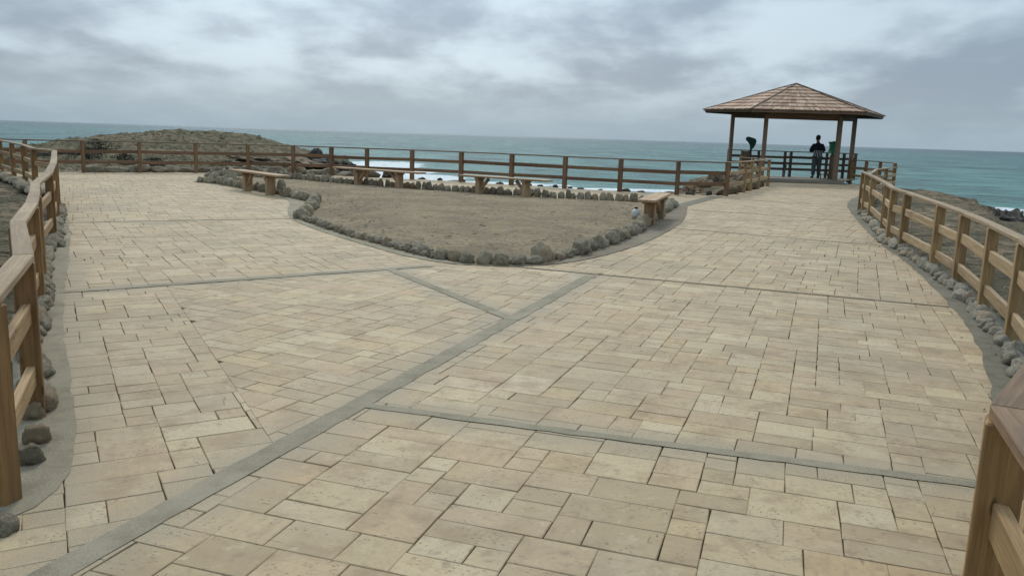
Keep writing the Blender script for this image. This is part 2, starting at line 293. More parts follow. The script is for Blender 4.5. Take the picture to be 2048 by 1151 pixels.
def zat(x, y):
    i = min(max(int(np.searchsorted(xs, x)) - 1, 0), nx - 2); j = min(max(int(np.searchsorted(ys, y)) - 1, 0), ny - 2)
    fx = (x - xs[i]) / (xs[i + 1] - xs[i]); fy = (y - ys[j]) / (ys[j + 1] - ys[j]); g = lambda a, b: ZZ[b * nx + a]
    return float((g(i, j) * (1 - fx) + g(i + 1, j) * fx) * (1 - fy) + (g(i, j + 1) * (1 - fx) + g(i + 1, j + 1) * fx) * fy)
# ------------------------------------------------------------ sea
SEA = -3.0
t = mat('sea_water'); pos = worldco(t); xyz = t.sep(pos)
D = t.vm('LENGTH', pos, (0, 0, 0), 1)
cwarp = t.m('ADD', D, t.m('MULTIPLY', t.m('SUBTRACT', t.noise(t.scale(pos, (.004, .012, 0)), 1., 4, .6), .5), 260.))
c = t.mix(t.ramp(cwarp, 60, 340), (.065, .215, .18), (.024, .12, .118)); c = t.mix(t.ramp(cwarp, 380, 1500), c, (.018, .046, .068))
w1 = t.noise(t.scale(pos, (.11, .34, 1)), 1., 5, .62, .4); w2 = t.noise(t.scale(pos, (.6, 1.7, 1)), 1., 5, .65, .3); w3 = t.noise(t.scale(pos, (.016, .07, 1)), 1., 4, .6)
c = t.mix(t.ramp(w1, .42, .66, 0, .65), c, (.15, .29, .26)); c = t.mix(t.ramp(w1, .5, .3, 0, .55), c, (.02, .055, .062)); c = t.mix(t.ramp(w2, .55, .75, 0, .35), c, (.20, .32, .30)); c = t.mix(t.ramp(w3, .42, .7, 0, .45), c, (.03, .07, .08))
w4 = t.noise(t.scale(pos, (.07, .03, 1)), 1., 5, .7, .3); c = t.mix(t.m('MULTIPLY', t.ramp(w4, .5, .62, 0, .6), t.ramp(D, 40, 120)), c, (.012, .045, .055)); c = t.mix(t.m('MULTIPLY', t.ramp(w4, .5, .38, 0, .5), t.ramp(D, 1500, 500, 0, 1)), c, (.13, .30, .265))
def blob(cx, cy, sx, sy):
    q = t.vm('MULTIPLY', t.vm('SUBTRACT', pos, (cx, cy, 0)), (1 / sx, 1 / sy, 0)); return t.ramp(t.vm('LENGTH', q, (0, 0, 0), 1), .25, 1., 1, 0)
fo = 0.0
for q_ in ((-19.5, 116, 9, 22), (-15, 99, 8, 12), (-11, 87, 9, 9), (-3, 80, 11, 4), (39, 66, 4, 3), (15, 76, 18, 3), (-30, 60, 14, 20)):
    fo = t.m('MAXIMUM', fo, blob(*q_))
fn = t.noise(t.scale(pos, (.3, .42, 1)), 1., 6, .72, 1.0)
foam_glint = t.ramp(t.m('ADD', fn, t.m('MULTIPLY', fo, .52)), .67, .72)
caps = t.m('MULTIPLY', t.ramp(t.noise(t.scale(pos, (.35, 1.6, 1)), 1., 3, .6), .69, .74), t.ramp(w1, .52, .60)); foam_glint = t.m('MAXIMUM', foam_glint, t.m('MULTIPLY', caps, .75)); glint = t.noise(t.scale(pos, (.13, .011, 1)), 1., 5, .8, .2); foam_glint = t.m('MAXIMUM', foam_glint, t.m('MULTIPLY', t.m('MULTIPLY', t.ramp(glint, .60, .70), t.ramp(t.noise(t.scale(pos, (.006, .004, 1)), 1., 2), .42, .6)), t.m('MULTIPLY', t.ramp(D, 130, 260), t.ramp(D, 1600, 700, 0, .6))))  # whitecaps, plus distant sun glitter painted as pale streaks
azi = t.m('DIVIDE', xyz[0], t.m('MAXIMUM', xyz[1], 1.)); 
gl = t.noise(t.scale(pos, (.16, .11, 1)), 1., 4, .75)
c = t.mix(foam_glint, c, (.82, .86, .86))
bmp = t.m('ADD', t.m('MULTIPLY', w1, 1.6), t.m('ADD', t.m('MULTIPLY', w2, .45), t.m('MULTIPLY', gl, 1.2)))
m_ = fin(t, c, t.m('ADD', .32, t.m('MULTIPLY', foam_glint, .5)), t.bump(bmp, 1., 2.2), .13)
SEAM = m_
vs = []; fs = []; rr = [0, 30, 60, 90, 130, 200, 400, 900, 2500, 8000, 30000]; N = 64
for r_ in rr[1:]:
    for i in range(N): a = 2 * math.pi * i / N; vs.append((r_ * math.cos(a), r_ * math.sin(a), SEA))
for j in range(len(rr) - 2):
    for i in range(N): fs.append((j * N + i, (j + 1) * N + i, (j + 1) * N + (i + 1) % N, j * N + (i + 1) % N))
vs.append((0, 0, SEA)); fs += [(len(vs) - 1, i, (i + 1) % N) for i in range(N)]
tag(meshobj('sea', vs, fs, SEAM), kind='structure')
# ------------------------------------------------------------ paving
def poly_sheet(name, poly, z, m, kind='structure'):
    bm = bmesh.new(); vs = [bm.verts.new((x, y, z)) for x, y in poly]; es = [bm.edges.new((vs[i], vs[(i + 1) % len(vs)])) for i in range(len(vs))]
    bmesh.ops.triangle_fill(bm, edges=es, use_beauty=True, use_dissolve=False)
    for f in bm.faces:
        if f.normal.z < 0: f.normal_flip()
    o = bmobj(name, bm, m); return tag(o, kind=kind)
poly_sheet('paving_bed', O_, -.02, BED)
def hp(p, ang, left):       # half plane: n.x >= c
    a = math.radians(ang); n = (-math.sin(a), math.cos(a))
    if not left: n = (-n[0], -n[1])
    return (n[0], n[1], n[0] * p[0] + n[1] * p[1])
def sang(k): a, b, w = STR[k]; return math.degrees(math.atan2(b[1] - a[1], b[0] - a[0]))
L1 = lambda s: hp((.03, 6.86), sang('main'), s); L2 = lambda s: hp((-.83, 4.52), sang('cross'), s); L3 = lambda s: hp((.03, 6.86), sang('short'), s)
L4 = lambda s: hp((-1.0, 9.62), sang('left'), s); L5 = lambda s: hp((.33, 9.78), -21.6, s); L6 = lambda s: hp((2.75, 14.88), -29, s); L7 = lambda s: hp((-7.05, 12.8), 27.3, s)
LD = lambda s: hp((3.95, 19.9), sang('divider'), s); LX = lambda s: hp((-.15, 9.8), 90, s); LQ = lambda s: hp((-2.6, 16), 124.8, s); LG = lambda s: hp((-1.95, 5.3), 119, s)
LH = lambda s: hp((5.2, 18.6), -31, s); LJ = lambda s: hp((7, 22.8), -31, s)
SEC = [([L1(0), L2(0)], -18.2, (-4, -2, 3.6, 5)), ([L1(0), L2(1), L5(0)], -20.5, (-1.5, 3, 6, 10.5)), ([L5(1), L6(0), LX(0)], -22.5, (-.2, 7, 8, 17)),
       ([L6(1), LD(0), LH(0)], -28, (0, 11, 10, 21)), ([LH(1), LD(0), LJ(0)], -31, (2, 15, 12, 26)), ([LJ(1), LD(0)], -34, (3, 17, 15, 35)), ([hp((-2, 22), -26.5, 1), LD(1), LQ(0)], -25, (-14, 19, 9.5, 34.6)),
       ([L7(1), LQ(1)], 28, (-17, 8, -2, 30)), ([L4(1), L7(0), LX(1)], 31, (-9, 6, 0, 16)), ([L1(1), L3(1), L5(0), L4(0)], -20, (-1.6, 6.8, 1, 10.2)),
       ([L1(1), L3(0), L4(0), LG(1)], 29.5, (-5, .5, 0, 10)), ([L1(1), L3(0), L4(0), LG(0)], -26, (-4, 0, .5, 10))]
def clip(poly, h_):
    nx_, ny_, c_ = h_; out = []
    for i in range(len(poly)):
        a = poly[i]; b = poly[(i + 1) % len(poly)]; da = a[0] * nx_ + a[1] * ny_ - c_; db = b[0] * nx_ + b[1] * ny_ - c_
        if da >= 0: out.append(a)
        if (da >= 0) != (db >= 0):
            k = da / (da - db); out.append((a[0] + (b[0] - a[0]) * k, a[1] + (b[1] - a[1]) * k))
    return out
rt = random.Random(11); UN = .075
SZ = [(4, 3), (5, 3), (3, 3), (4, 2), (5, 2), (3, 2), (6, 2), (6, 3), (2, 2), (2, 3), (4, 4), (3, 4)]; WT = [9, 7, 7, 8, 7, 6, 4, 2, 3, 2, 1, 2]
cand = []
for hs, ang, (x0, y0, x1, y1) in SEC:
    a = math.radians(ang); ux, uy = math.cos(a), math.sin(a); vx, vy = -uy, ux
    cs = [(x, y) for x in (x0, x1) for y in (y0, y1)]; us = [x * ux + y * uy for x, y in cs]; vv = [x * vx + y * vy for x, y in cs]
    iu0, iv0 = int(min(us) / UN) - 2, int(min(vv) / UN) - 2; nu, nv = int(max(us) / UN) + 3 - iu0, int(max(vv) / UN) + 3 - iv0
    occ = np.zeros((nv, nu), bool); ou, ov = rt.random() * UN, rt.random() * UN
    for j in range(nv):
        for i in range(nu):
            if occ[j, i]: continue
            sz = rt.choices(SZ, WT, k=5) + [(3, 2), (2, 2), (2, 1), (1, 2), (1, 1)]
            for w, h_ in sz:
                if i + w <= nu and j + h_ <= nv and not occ[j:j + h_, i:i + w].any(): break
            else: w, h_ = 1, 1
            # avoid slivers: swallow a single free cell at the right
            while i + w < nu and not occ[j, i + w] and (i + w + 1 >= nu or occ[j, i + w + 1]) and not occ[j:j + h_, i + w].any(): w += 1
            occ[j:j + h_, i:i + w] = True
            ua, ub, va, vb = (iu0 + i) * UN + ou, (iu0 + i + w) * UN + ou, (iv0 + j) * UN + ov, (iv0 + j + h_) * UN + ov
            far_ = math.hypot((ua + ub) / 2, (va + vb) / 2) > 10; g = rt.choice((.002, .003, .0042)) if far_ else rt.choice((.0006, .0012, .002, .0028)); J = lambda: rt.uniform(-.003, .003)
            q = [(ua + g + J(), va + g + J()), (ub - g + J(), va + g + J()), (ub - g + J(), vb - g + J()), (ua + g + J(), vb - g + J())]
            poly = [(u * ux + v * vx, u * uy + v * vy) for u, v in q]
            cx = sum(p[0] for p in poly) / 4; cy = sum(p[1] for p in poly) / 4
            if not (x0 - .5 < cx < x1 + .5 and y0 - .5 < cy < y1 + .5): continue
            for h2 in hs:
                poly = clip(poly, h2)
                if len(poly) < 3: break
            if len(poly) < 3: continue
            ar = abs(sum(poly[k][0] * poly[(k + 1) % len(poly)][1] - poly[(k + 1) % len(poly)][0] * poly[k][1] for k in range(len(poly)))) / 2
            if ar < .003: continue
            cand.append((poly, (ux, uy), max(w, h_) != w))
cc = np.array([(sum(p[0] for p in q[0]) / len(q[0]), sum(p[1] for p in q[0]) / len(q[0])) for q in cand])
sT = seg_dist(cc, T_); sI = seg_dist(cc, ISL)
TV = []; TF = []; TR = []; TUV = []
for k, (poly, (ux, uy), _) in enumerate(cand):
    if sT[k] > .24 or sI[k] < -.35: continue
    cx, cy = cc[k]; n = len(poly); rr_ = (rt.random(), rt.random(), rt.random(), 1); zb = rt.uniform(-.001, .001); tx, ty = rt.uniform(-.004, .004), rt.uniform(-.004, .004)
    
    near = math.hypot(cx, cy) < 11; b0 = len(TV); flip = rt.random() < .35
    rings = [(0, -.019), (0, -.003), (.0035, .0)] if near else [(0, -.019), (0, .0)]
    for ins, zz in rings:
        for x, y in poly:
            dx, dy = cx - x, cy - y; l = math.hypot(dx, dy) + 1e-6; s_ = ins * 1.4 / l
            TV.append((x + dx * s_, y + dy * s_, zb + zz + (dx * tx + dy * ty)))
    fcs = []
    for r_ in range(len(rings) - 1):
        for i in range(n): fcs.append((b0 + r_ * n + i, b0 + r_ * n + (i + 1) % n, b0 + (r_ + 1) * n + (i + 1) % n, b0 + (r_ + 1) * n + i))
    fcs.append(tuple(b0 + (len(rings) - 1) * n + i for i in range(n)))
    for f in fcs:
        TF.append(f); TR.append(rr_)
        for vi in f:
            x, y, z = TV[vi]; u, v = x * ux + y * uy, -x * uy + y * ux; TUV.append((v, u) if flip else (u, v))
pav = meshobj('paving', TV, TF, TILE); me = pav.data; tag(pav, kind='structure')
ca = me.attributes.new('rnd', 'FLOAT_COLOR', 'FACE'); ca.data.foreach_set('color', [x for q in TR for x in q])
ul = me.uv_layers.new(name='UVMap'); ul.data.foreach_set('uv', [x for q in TUV for x in q])
def band(name, a, b, w, z, m, wob=.02, step=.18, seed=1, w2=None):
    rg = random.Random(seed); L = math.hypot(b[0] - a[0], b[1] - a[1]); n = max(2, int(L / step)); d = ((b[0] - a[0]) / L, (b[1] - a[1]) / L); vs = []
    for i in range(n + 1):
        k = i / n; p = (a[0] + d[0] * L * k, a[1] + d[1] * L * k); ww = w + ((w2 or w) - w) * k
        for s_ in (-1, 1): o_ = s_ * (ww + rg.uniform(-wob, wob)); vs.append((p[0] - d[1] * o_, p[1] + d[0] * o_, z))
    return vs, [(2 * i, 2 * i + 2, 2 * i + 3, 2 * i + 1) for i in range(n)]
for i, (k, (a, b, w)) in enumerate(STR.items()):
    v_, f_ = band('s', a, b, w, .0035 + .0006 * i, None, .007, .11, i)
    f_ = [f[::-1] for f in f_]
    tag(meshobj('concrete_strip', v_, f_, CONCR if k == 'divider' else CONC), kind='structure')
for i, (a, b, w) in enumerate((((-.2, 9.87), (4.55, 8.02), .028), ((2.35, 15.1), (6.6, 12.75), .02), ((-7.2, 12.72), (-3.85, 14.45), .03), ((4.1, 19.1), (7.75, 17.0), .02), ((5.6, 23.5), (9.5, 21.4), .02))):
    v_, f_ = band('s', a, b, w, .0042, None, .006, .16, 20 + i); tag(meshobj('expansion_joint', v_, [f[::-1] for f in f_], CONCB if i != 2 else CONC), kind='structure')
# margins: strip between inner line and outer line
def ribbon(name, inner, outer, z, m, wob=.02, seed=3):
    rg = random.Random(seed)
    def res(pl, n):
        pl = [Vector(p) for p in pl]; ls = [0]
        for i in range(len(pl) - 1): ls.append(ls[-1] + (pl[i + 1] - pl[i]).length)
        out = []
        for k in range(n + 1):
            s_ = ls[-1] * k / n; i = max(0, min(len(pl) - 2, int(np.searchsorted(ls, s_)) - 1)); q = (s_ - ls[i]) / (ls[i + 1] - ls[i]); out.append(pl[i].lerp(pl[i + 1], q))
        return out
    for _ in range(2): inner = [inner[0]] + [q for i in range(len(inner) - 1) for q in ((inner[i][0] * .75 + inner[i + 1][0] * .25, inner[i][1] * .75 + inner[i + 1][1] * .25), (inner[i][0] * .25 + inner[i + 1][0] * .75, inner[i][1] * .25 + inner[i + 1][1] * .75))] + [inner[-1]]
    n = 140; wob *= .5; a, b = res(inner, n), res(outer, n); vs = []
    for p, q in zip(a, b): vs += [(p.x + rg.uniform(-wob, wob), p.y + rg.uniform(-wob, wob), z), (q.x, q.y, z)]
    o = meshobj(name, vs, [(2 * i, 2 * i + 2, 2 * i + 3, 2 * i + 1) for i in range(n)], m)
    bm = bmesh.new(); bm.from_mesh(o.data)
    for f in bm.faces:
        if f.normal.z < 0: f.normal_flip()
    bm.to_mesh(o.data); bm.free(); return tag(o, kind='structure')
ribbon('paving_margin', [(-2.35, 2.82)] + T_[:11], [(-2.5, 2.9)] + [(x - .1, y - .02) for x, y in A_[1:]], .0035, CONC, .025)
ti = T_.index((11.6, 27.5)); tj = T_.index((1.22, 2.2))
ribbon('paving_margin', T_[ti:tj + 1], [(12.0, 27.3), (9.4, 21.7), (8.5, 19.9), (6.9, 15), (6.3, 13.3), (5.55, 10.4), (5.18, 9.15), (4.66, 7.7), (4.2, 6.45), (3.6, 5.15), (2.9, 3.88), (2.1, 2.8), (1.5, 2.1)], .0035, CONCR, .03)
ribbon('paving_margin', [(1.22, 2.2), (.9, 1.2), (.7, -1.5)], [(2.3, 2.7), (2.6, 1.0), (2.6, -1.5)], .006, CONC, 0)
# ring round the dirt bed
def offs(poly, dist):
    out = []; n = len(poly)
    for i in range(n):
        p0, p, p1 = Vector(poly[i - 1]), Vector(poly[i]), Vector(poly[(i + 1) % n]); e0, e1 = (p - p0).normalized(), (p1 - p).normalized()
        nn = (Vector((e0.y, -e0.x)) + Vector((e1.y, -e1.x))).normalized(); out.append(tuple(p + nn * dist))
    return out
sgn = 1 if sum(ISL[i][0] * ISL[(i + 1) % len(ISL)][1] - ISL[(i + 1) % len(ISL)][0] * ISL[i][1] for i in range(len(ISL))) > 0 else -1
def isl_band(name, idx, dist, z, m, seed): 
    o_ = offs(ISL, sgn * 1.0); inn = offs(ISL, -sgn * .25); out = []
    for k, i in enumerate(idx):
        p, q = Vector(ISL[i]), Vector(o_[i]); out.append(tuple(p + (q - p).normalized() * dist[k]))
    return ribbon(name, out, [inn[i] for i in idx], z, m, .02, seed)
isl_band('bed_margin', list(range(0, 14)), [.1, .15, .2, .18, .3, .55, .45, .22, .22, .22, .25, .25, .2, .1], .0062, CONC, 5)
isl_band('bed_margin', list(range(13, 20)), [.12, .22, .32, .42, .5, .62, .35], .0072, CONCB, 6)
isl_band('bed_margin', list(range(19, 30)) + [0], [.3] + [.12] * 11, .008, CONCB, 7)
# dirt bed
ic = np.array(ISL); bx0, by0 = ic.min(0) - .2; bx1, by1 = ic.max(0) + .2; gx = np.arange(bx0, bx1, .16); gyy = np.arange(by0, by1, .16); QX, QY = np.meshgrid(gx, gyy); Q = np.stack([QX.ravel(), QY.ravel()], 1); sd = seg_dist(Q, ISL)
zi = [(-.03 if s_ > .12 else .012 + .05 * min(1, max(0, -s_ - .02) / 1.2) + .012 * mn.fractal(Vector((p[0] * 1.3, p[1] * 1.3, 0)), 1., 2., 4)) for p, s_ in zip(Q, sd)]
nxx = len(gx); keep = []
for j in range(len(gyy) - 1):
    for i in range(nxx - 1):
        ids = (j * nxx + i, j * nxx + i + 1, (j + 1) * nxx + i + 1, (j + 1) * nxx + i)
        if min(sd[k] for k in ids) < .1: keep.append(ids)
tag(meshobj('dirt_bed_ground', [(Q[k][0], Q[k][1], zi[k]) for k in range(len(Q))], keep, DIRT, smooth=True), kind='structure')
# ------------------------------------------------------------ fences
def fh(x, y): return .87 + .13 * min(max((math.hypot(x, y) * .97 - 10) / 15, 0), 1)
def fence(label, pts, rails=(.27, .65), mp=W_POST, mr=W_RAIL, mc=W_CAP, hfn=fh, group=None, near=0, skip_first=False, skip_last=False, pw=.108, z0=-.05, capw=.098, name='wooden_fence', cat='fence', caph=.038, zb=0.0):
    root = tag(empty(name, (pts[0][0], pts[0][1], 0)), label, cat, group); n = len(pts); V = [Vector((p[0], p[1], 0)) for p in pts]; ds = [(V[i + 1] - V[i]).normalized() for i in range(n - 1)]
    H = [hfn(*p) + zb for p in pts]
    for i, p in enumerate(V):
        if (i == 0 and skip_first) or (i == n - 1 and skip_last): continue
        d = ((ds[i - 1] if i else ds[0]) + (ds[i] if i < n - 1 else ds[-1])).normalized()
        bm = bmesh.new(); w = pw * U(.93, 1.07); 
        hz = (H[i] - caph - .002 - z0); bmesh.ops.create_cube(bm, size=1); bmesh.ops.scale(bm, vec=(hz, w, w * .92), verts=bm.verts)
        bmesh.ops.bevel(bm, geom=list(bm.edges), offset=.006, segments=1, affect='EDGES')
        o = bmobj('post', bm, W_POST if 0 < i + 1 <= near else mp, root); y = Vector((0, 0, 1)).cross(d).normalized(); M = Matrix((Vector((0, 0, 1)), y, Vector((0, 0, 1)).cross(y))).transposed().to_4x4(); M.translation = p + Vector((U(-.004, .004), U(-.004, .004), z0 + hz / 2)) - root.location; o.matrix_local = M
    for i in range(n - 1):
        for r_ in rails:
            a = V[i] + ds[i] * .045 + Vector((0, 0, zb + (H[i] - zb) * r_ + U(-.012, .012))); b = V[i + 1] - ds[i] * .045 + Vector((0, 0, zb + (H[i + 1] - zb) * r_ + U(-.012, .012)))
            board('rail', a, b, .042, U(.098, .112), W_NRAIL if i < near else mr, root, .005, wob=.003)
        m0 = (ds[i - 1] + ds[i]) if i else None; m1 = (ds[i] + ds[i + 1]) if i < n - 2 else None
        if m0 is not None and m0.length < .6: m0 = None
        if m1 is not None and m1.length < .6: m1 = None
        e0 = V[i] - (ds[i] * (pw * .55) if i == 0 and not skip_first else Vector()); e1 = V[i + 1] + (ds[i] * (pw * .55) if i == n - 2 and not skip_last else Vector())
        j_ = U(-.0015, .0015)
        board('cap_rail', e0 + Vector((0, 0, H[i] - caph / 2 + j_)), e1 + Vector((0, 0, H[i + 1] - caph / 2 + j_)), capw, caph, W_NCAP if i < near else mc, root, .005, m0, m1)
    return root
fence('curving wooden fence along the left edge of the paving, nearest cap at the left', A_, hfn=fh)
fence('long dark wooden fence across the back in front of the open sea', B_, rails=(.33, .66), mp=W_SEA, mr=W_SEAR, mc=W_SEAC, pw=.13, capw=.14)
fence('short wooden fence bending from the sea fence up to the left side of the gazebo', C_, rails=(.33, .66), skip_first=True, mp=W_POSTR, mr=W_RAILR)
fence('pale wooden fence curving along the right edge, with pale stones at its foot', E_, mp=W_POSTR, mr=W_RAILR, near=2)
fence('short wooden fence between the end of the right fence and the outer corner post', F_, rails=(.33, .66), mp=W_POSTR, mr=W_RAILR, hfn=lambda x, y: .86, skip_last=True, z0=-.45)
fence('short wooden fence from the outer corner post back to the gazebo\'s right side', F2_, rails=(.33, .66), hfn=lambda x, y: 1.0, mp=W_POST, z0=-.5)
# white plates on fence ends
for p_, l_ in (((X(1723, 336, 20.0), 19.93, .955), 'small white block lying on the cap of the right fence\'s far end'),):
    bm = bmesh.new(); bmesh.ops.create_cube(bm, size=1); bmesh.ops.scale(bm, vec=(.1, .07, .05), verts=bm.verts); bmesh.ops.bevel(bm, geom=list(bm.edges), offset=.012, segments=2, affect='EDGES')
    tag(bmobj('white_block', bm, TAPE, None, p_), l_, 'block')
# ------------------------------------------------------------ stones
def stone_mesh(seed, lump=.22, sub=3, flat=.15):
    bm = bmesh.new(); bmesh.ops.create_icosphere(bm, subdivisions=sub, radius=.5); o_ = Vector((seed * 3.7, seed * 1.3, seed * 9.1))
    for v in bm.verts:
        p = v.co.normalized(); k = 1 + lump * mn.noise(p * 1.3 + o_) + lump * .55 * mn.noise(p * 3.1 + o_) + lump * .28 * mn.noise(p * 7 + o_)
        v.co = p * .5 * k
        for ax_ in range(3):                                     # broken flats
            q = (p * .5 * k)
        nrm = Vector((math.sin(seed * 2.1), math.cos(seed * 1.7), .3)).normalized(); s_ = v.co.dot(nrm)
        if s_ > .36: v.co -= nrm * (s_ - .36) * .85
        if v.co.z < -.3: v.co.z = -.3 + (v.co.z + .3) * .2
    me = bpy.data.meshes.new('stone'); bm.to_mesh(me); bm.free(); me.polygons.foreach_set('use_smooth', [True] * len(me.polygons)); return me
SM = [stone_mesh(i + 1, .25 + .05 * (i % 4)) for i in range(9)]
SMP = []
for i in range(9):
    m2 = SM[i].copy(); m2.materials.append(STONEP); SMP.append(m2)
for m2 in SM: m2.materials.append(STONE)
cnt = {'n': 0}
def put_stone(x, y, w, d, h, rz, label, group, pale=False, z=0.0, tilt=.15, name='border_stone', cat='stone', me=None, mi=None):
    me = me or (SMP if pale else SM)[mi if mi is not None else random.randrange(9)]
    o = bpy.data.objects.new(name, me); link(o, None, (x, y, z + h * .30 - .01)); o.scale = (w, d, h); o.rotation_euler = (U(-tilt, tilt), U(-tilt, tilt), rz); cnt['n'] += 1
    return tag(o, label, cat, group)
def along(poly, i0, i1, sp, fn):
    pts = [Vector(poly[i % len(poly)]) for i in range(i0, i1 + 1)]; carry = 0.0
    for a, b in zip(pts, pts[1:]):
        L = (b - a).length; d = (b - a) / L; s_ = carry
        while s_ < L:
            g = sp() ; p = a + d * (s_ + g / 2); fn(p.x, p.y, g, math.atan2(d.y, d.x)); s_ += g
        carry = s_ - L
def mk(label, group, hr, dr, pale=False, wk=1.12, jit=.03):
    def f(x, y, g, an): put_stone(x + U(-jit, jit), y + U(-jit, jit), g * wk, U(*dr), U(*hr), an + U(-.3, .3) + (math.pi if R() < .5 else 0), label, group, pale)
    return f
along(ISL, 0, 5, lambda: U(.17, .27), mk('grey border stone on the far-left side of the dirt bed, round the leftmost bench', 'border stones left of the dirt bed', (.17, .3), (.16, .23)))
along(ISL, 5, 7, lambda: U(.2, .3), mk('large jagged grey stone at the inward bend of the dirt bed\'s border', 'large stones at the bend of the bed', (.18, .3), (.2, .28), jit=.06))
along(ISL, 7, 11, lambda: U(.11, .2), mk('small grey stone in the low row along the left front of the dirt bed', 'small stones along the left front of the bed', (.09, .18), (.12, .17)))
along(ISL, 11, 15, lambda: U(.17, .27), mk('rough grey stone round the front tip of the dirt bed', 'stones round the front tip of the bed', (.13, .22), (.14, .2)))
along(ISL, 15, 19, lambda: U(.2, .34), mk('big rough grey stone along the right side of the dirt bed, above brown mortar', 'stones along the right side of the bed', (.18, .31), (.18, .27)))
along(ISL, 19, 29, lambda: U(.165, .23), mk('upright rounded stone in the straight row behind the dirt bed', 'upright stones behind the dirt bed', (.22, .33), (.14, .19), wk=1.02))
# particular ones
x_, y_ = G(1080, 524); put_stone(x_, y_ + .02, .27, .24, .33, .3, 'tallest dome shaped grey stone at the front tip of the dirt bed', None, mi=2)
x_, y_ = G(838, 505); put_stone(x_, y_ - .02, .34, .17, .2, -.75, 'long pale wedge shaped stone lying in the left front row of the bed', None, pale=True, mi=4, tilt=.05)
x_, y_ = G(540 + 24, 388); put_stone(x_, y_ - .05, .2, .2, .5, .2, 'pointed upright stone just right of the leftmost bench\'s near leg', None, mi=5)
x_, y_ = G(464, 366); put_stone(x_, y_, .3, .25, .55, 1.2, 'tallest upright stone left of the leftmost bench', None, mi=1)
for px, py in ((410, 360), (424, 364), (445, 366), (455, 371), (478, 370)):
    x_, y_ = G(px, py); put_stone(x_, y_ + .25, U(.2, .3), U(.2, .3), U(.25, .38), U(0, 6), 'grey stone in the double row at the far-left end of the dirt bed', 'second row stones at the bed\'s far-left end')
# along the fences
def off_line(pl, dist): 
    out = []
    for i, p in enumerate(pl):
        a = Vector(pl[max(0, i - 1)]); b = Vector(pl[min(len(pl) - 1, i + 1)]); d = (b - a).normalized(); out.append(tuple(Vector(p) + Vector((-d.y, d.x)) * dist))
    return out
EL = off_line(E_, .03)
along(EL, 3, 9, lambda: U(.13, .24), mk('pale rounded stone in the row at the foot of the right fence', 'pale stones under the right fence', (.10, .17), (.12, .17), True, jit=.04))
along(EL, 9, 13, lambda: U(.16, .3), mk('pale flat stone at the foot of the right fence\'s far half', 'pale stones under the right fence\'s far half', (.12, .18), (.14, .2), True, jit=.04))
AL = off_line(A_, -.03)
along(AL, 2, 5, lambda: U(.17, .27), mk('grey rounded stone at the foot of the left fence', 'stones under the left fence', (.10, .16), (.11, .17), jit=.03))
along(AL, 5, 9, lambda: U(.3, .5), mk('grey stone at the foot of the left fence\'s middle', 'stones under the left fence\'s middle', (.12, .18), (.14, .22), jit=.04))
for px, py, w, h, l in ((76, 888, .13, .12, 'squared grey block stone beside the left fence\'s second post'), (62, 930, .12, .12, 'rounded grey stone between the squared block and the nearest left post'), (68, 840, .11, .12, 'grey stone just behind the squared block by the left fence'), (5, 1070, .12, .09, 'dark stone at the foot of the nearest left post')):
    x_, y_ = G(px, py); put_stone(x_ - .02, y_ + .03, w, w * .9, h, .4, l, None, mi=3 if 'block' in l else None)
along(off_line(A_, .15), 11, 15, lambda: U(.4, .7), mk('dull stone in the scrub beside the left fence\'s far stretch', 'stones along the left fence\'s far stretch', (.15, .25), (.25, .35)))
BL = off_line(B_, .3)
along(BL, 2, 8, lambda: U(.38, .7), mk('grey boulder lying just behind the back fence before the headland', 'boulders behind the back fence', (.16, .34), (.25, .4), jit=.08))
RK = [SM[i].copy() for i in (0, 3, 6)]
for m2 in RK: m2.materials.clear(); m2.materials.append(ROCK)
RB = [SM[i].copy() for i in (1, 4, 7)]
for m2 in RB: m2.materials.clear(); m2.materials.append(ROCKB)
along(off_line(B_, .42), 9, 15, lambda: U(.25, 1.0), lambda x, y, g, an: put_stone(x, y, U(.15, .35), U(.2, .3), U(.1, .22), an, 'small dark rock on the cliff rim behind the sea fence', 'dark rocks on the cliff rim', me=random.choice(RK), name='shore_rock', cat='rock', z=max(-.12, min(.02, zat(x, y)))))
along([(B_[-1][0] + .35, B_[-1][1] + .1), (7.6, 26.5), (8.1, 27.6), (8.8, 28.9), (9.6, 30.8)], 0, 4, lambda: U(.16, .28), lambda x, y, g, an: put_stone(x - .45, y + .1, g * 1.1, U(.2, .3), U(.14, .3), an, 'brown rubble stone under the short fence left of the gazebo', 'rubble stones under the short fence', me=random.choice(RB), name='rubble_stone', cat='stone'))
# bigger rocks of the coast
def rockbig(px, py, Y, w, d, h, l, me, z=None, rz=.4, name='boulder'):
    x = X(px, py, Y); o = bpy.data.objects.new(name, me); zb = zat(x, Y) if z is None else z; link(o, None, (x, Y, zb + h * .12)); o.scale = (w, d, h); o.rotation_euler = (0, .1, rz); return tag(o, l, 'rock')
def rough_mesh(seed, m):
    bm = bmesh.new(); bmesh.ops.create_icosphere(bm, subdivisions=4, radius=.5); o_ = Vector((seed, seed * 2, 5))
    for v in bm.verts: p = v.co.normalized(); v.co = p * .5 * (1 + .5 * mn.noise(p * 1.6 + o_) + .3 * mn.noise(p * 3.7 + o_) + .2 * mn.noise(p * 8 + o_) + .1 * mn.noise(p * 17 + o_))
    me = bpy.data.meshes.new('rock'); bm.to_mesh(me); bm.free(); me.materials.append(m); return me
RG = [rough_mesh(i, ROCK) for i in (1, 5, 8)]; RGB = [rough_mesh(i, ROCKB) for i in (2, 7)]
rockbig(633, 293, 40, .85, .8, .95, 'jagged dark rock standing on the headland\'s low shoulder', RG[0], z=.0)
rockbig(655, 305, 38, 1.3, 1.1, .5, 'low dark rock right of the jagged upright rock', RG[1], z=-.05)
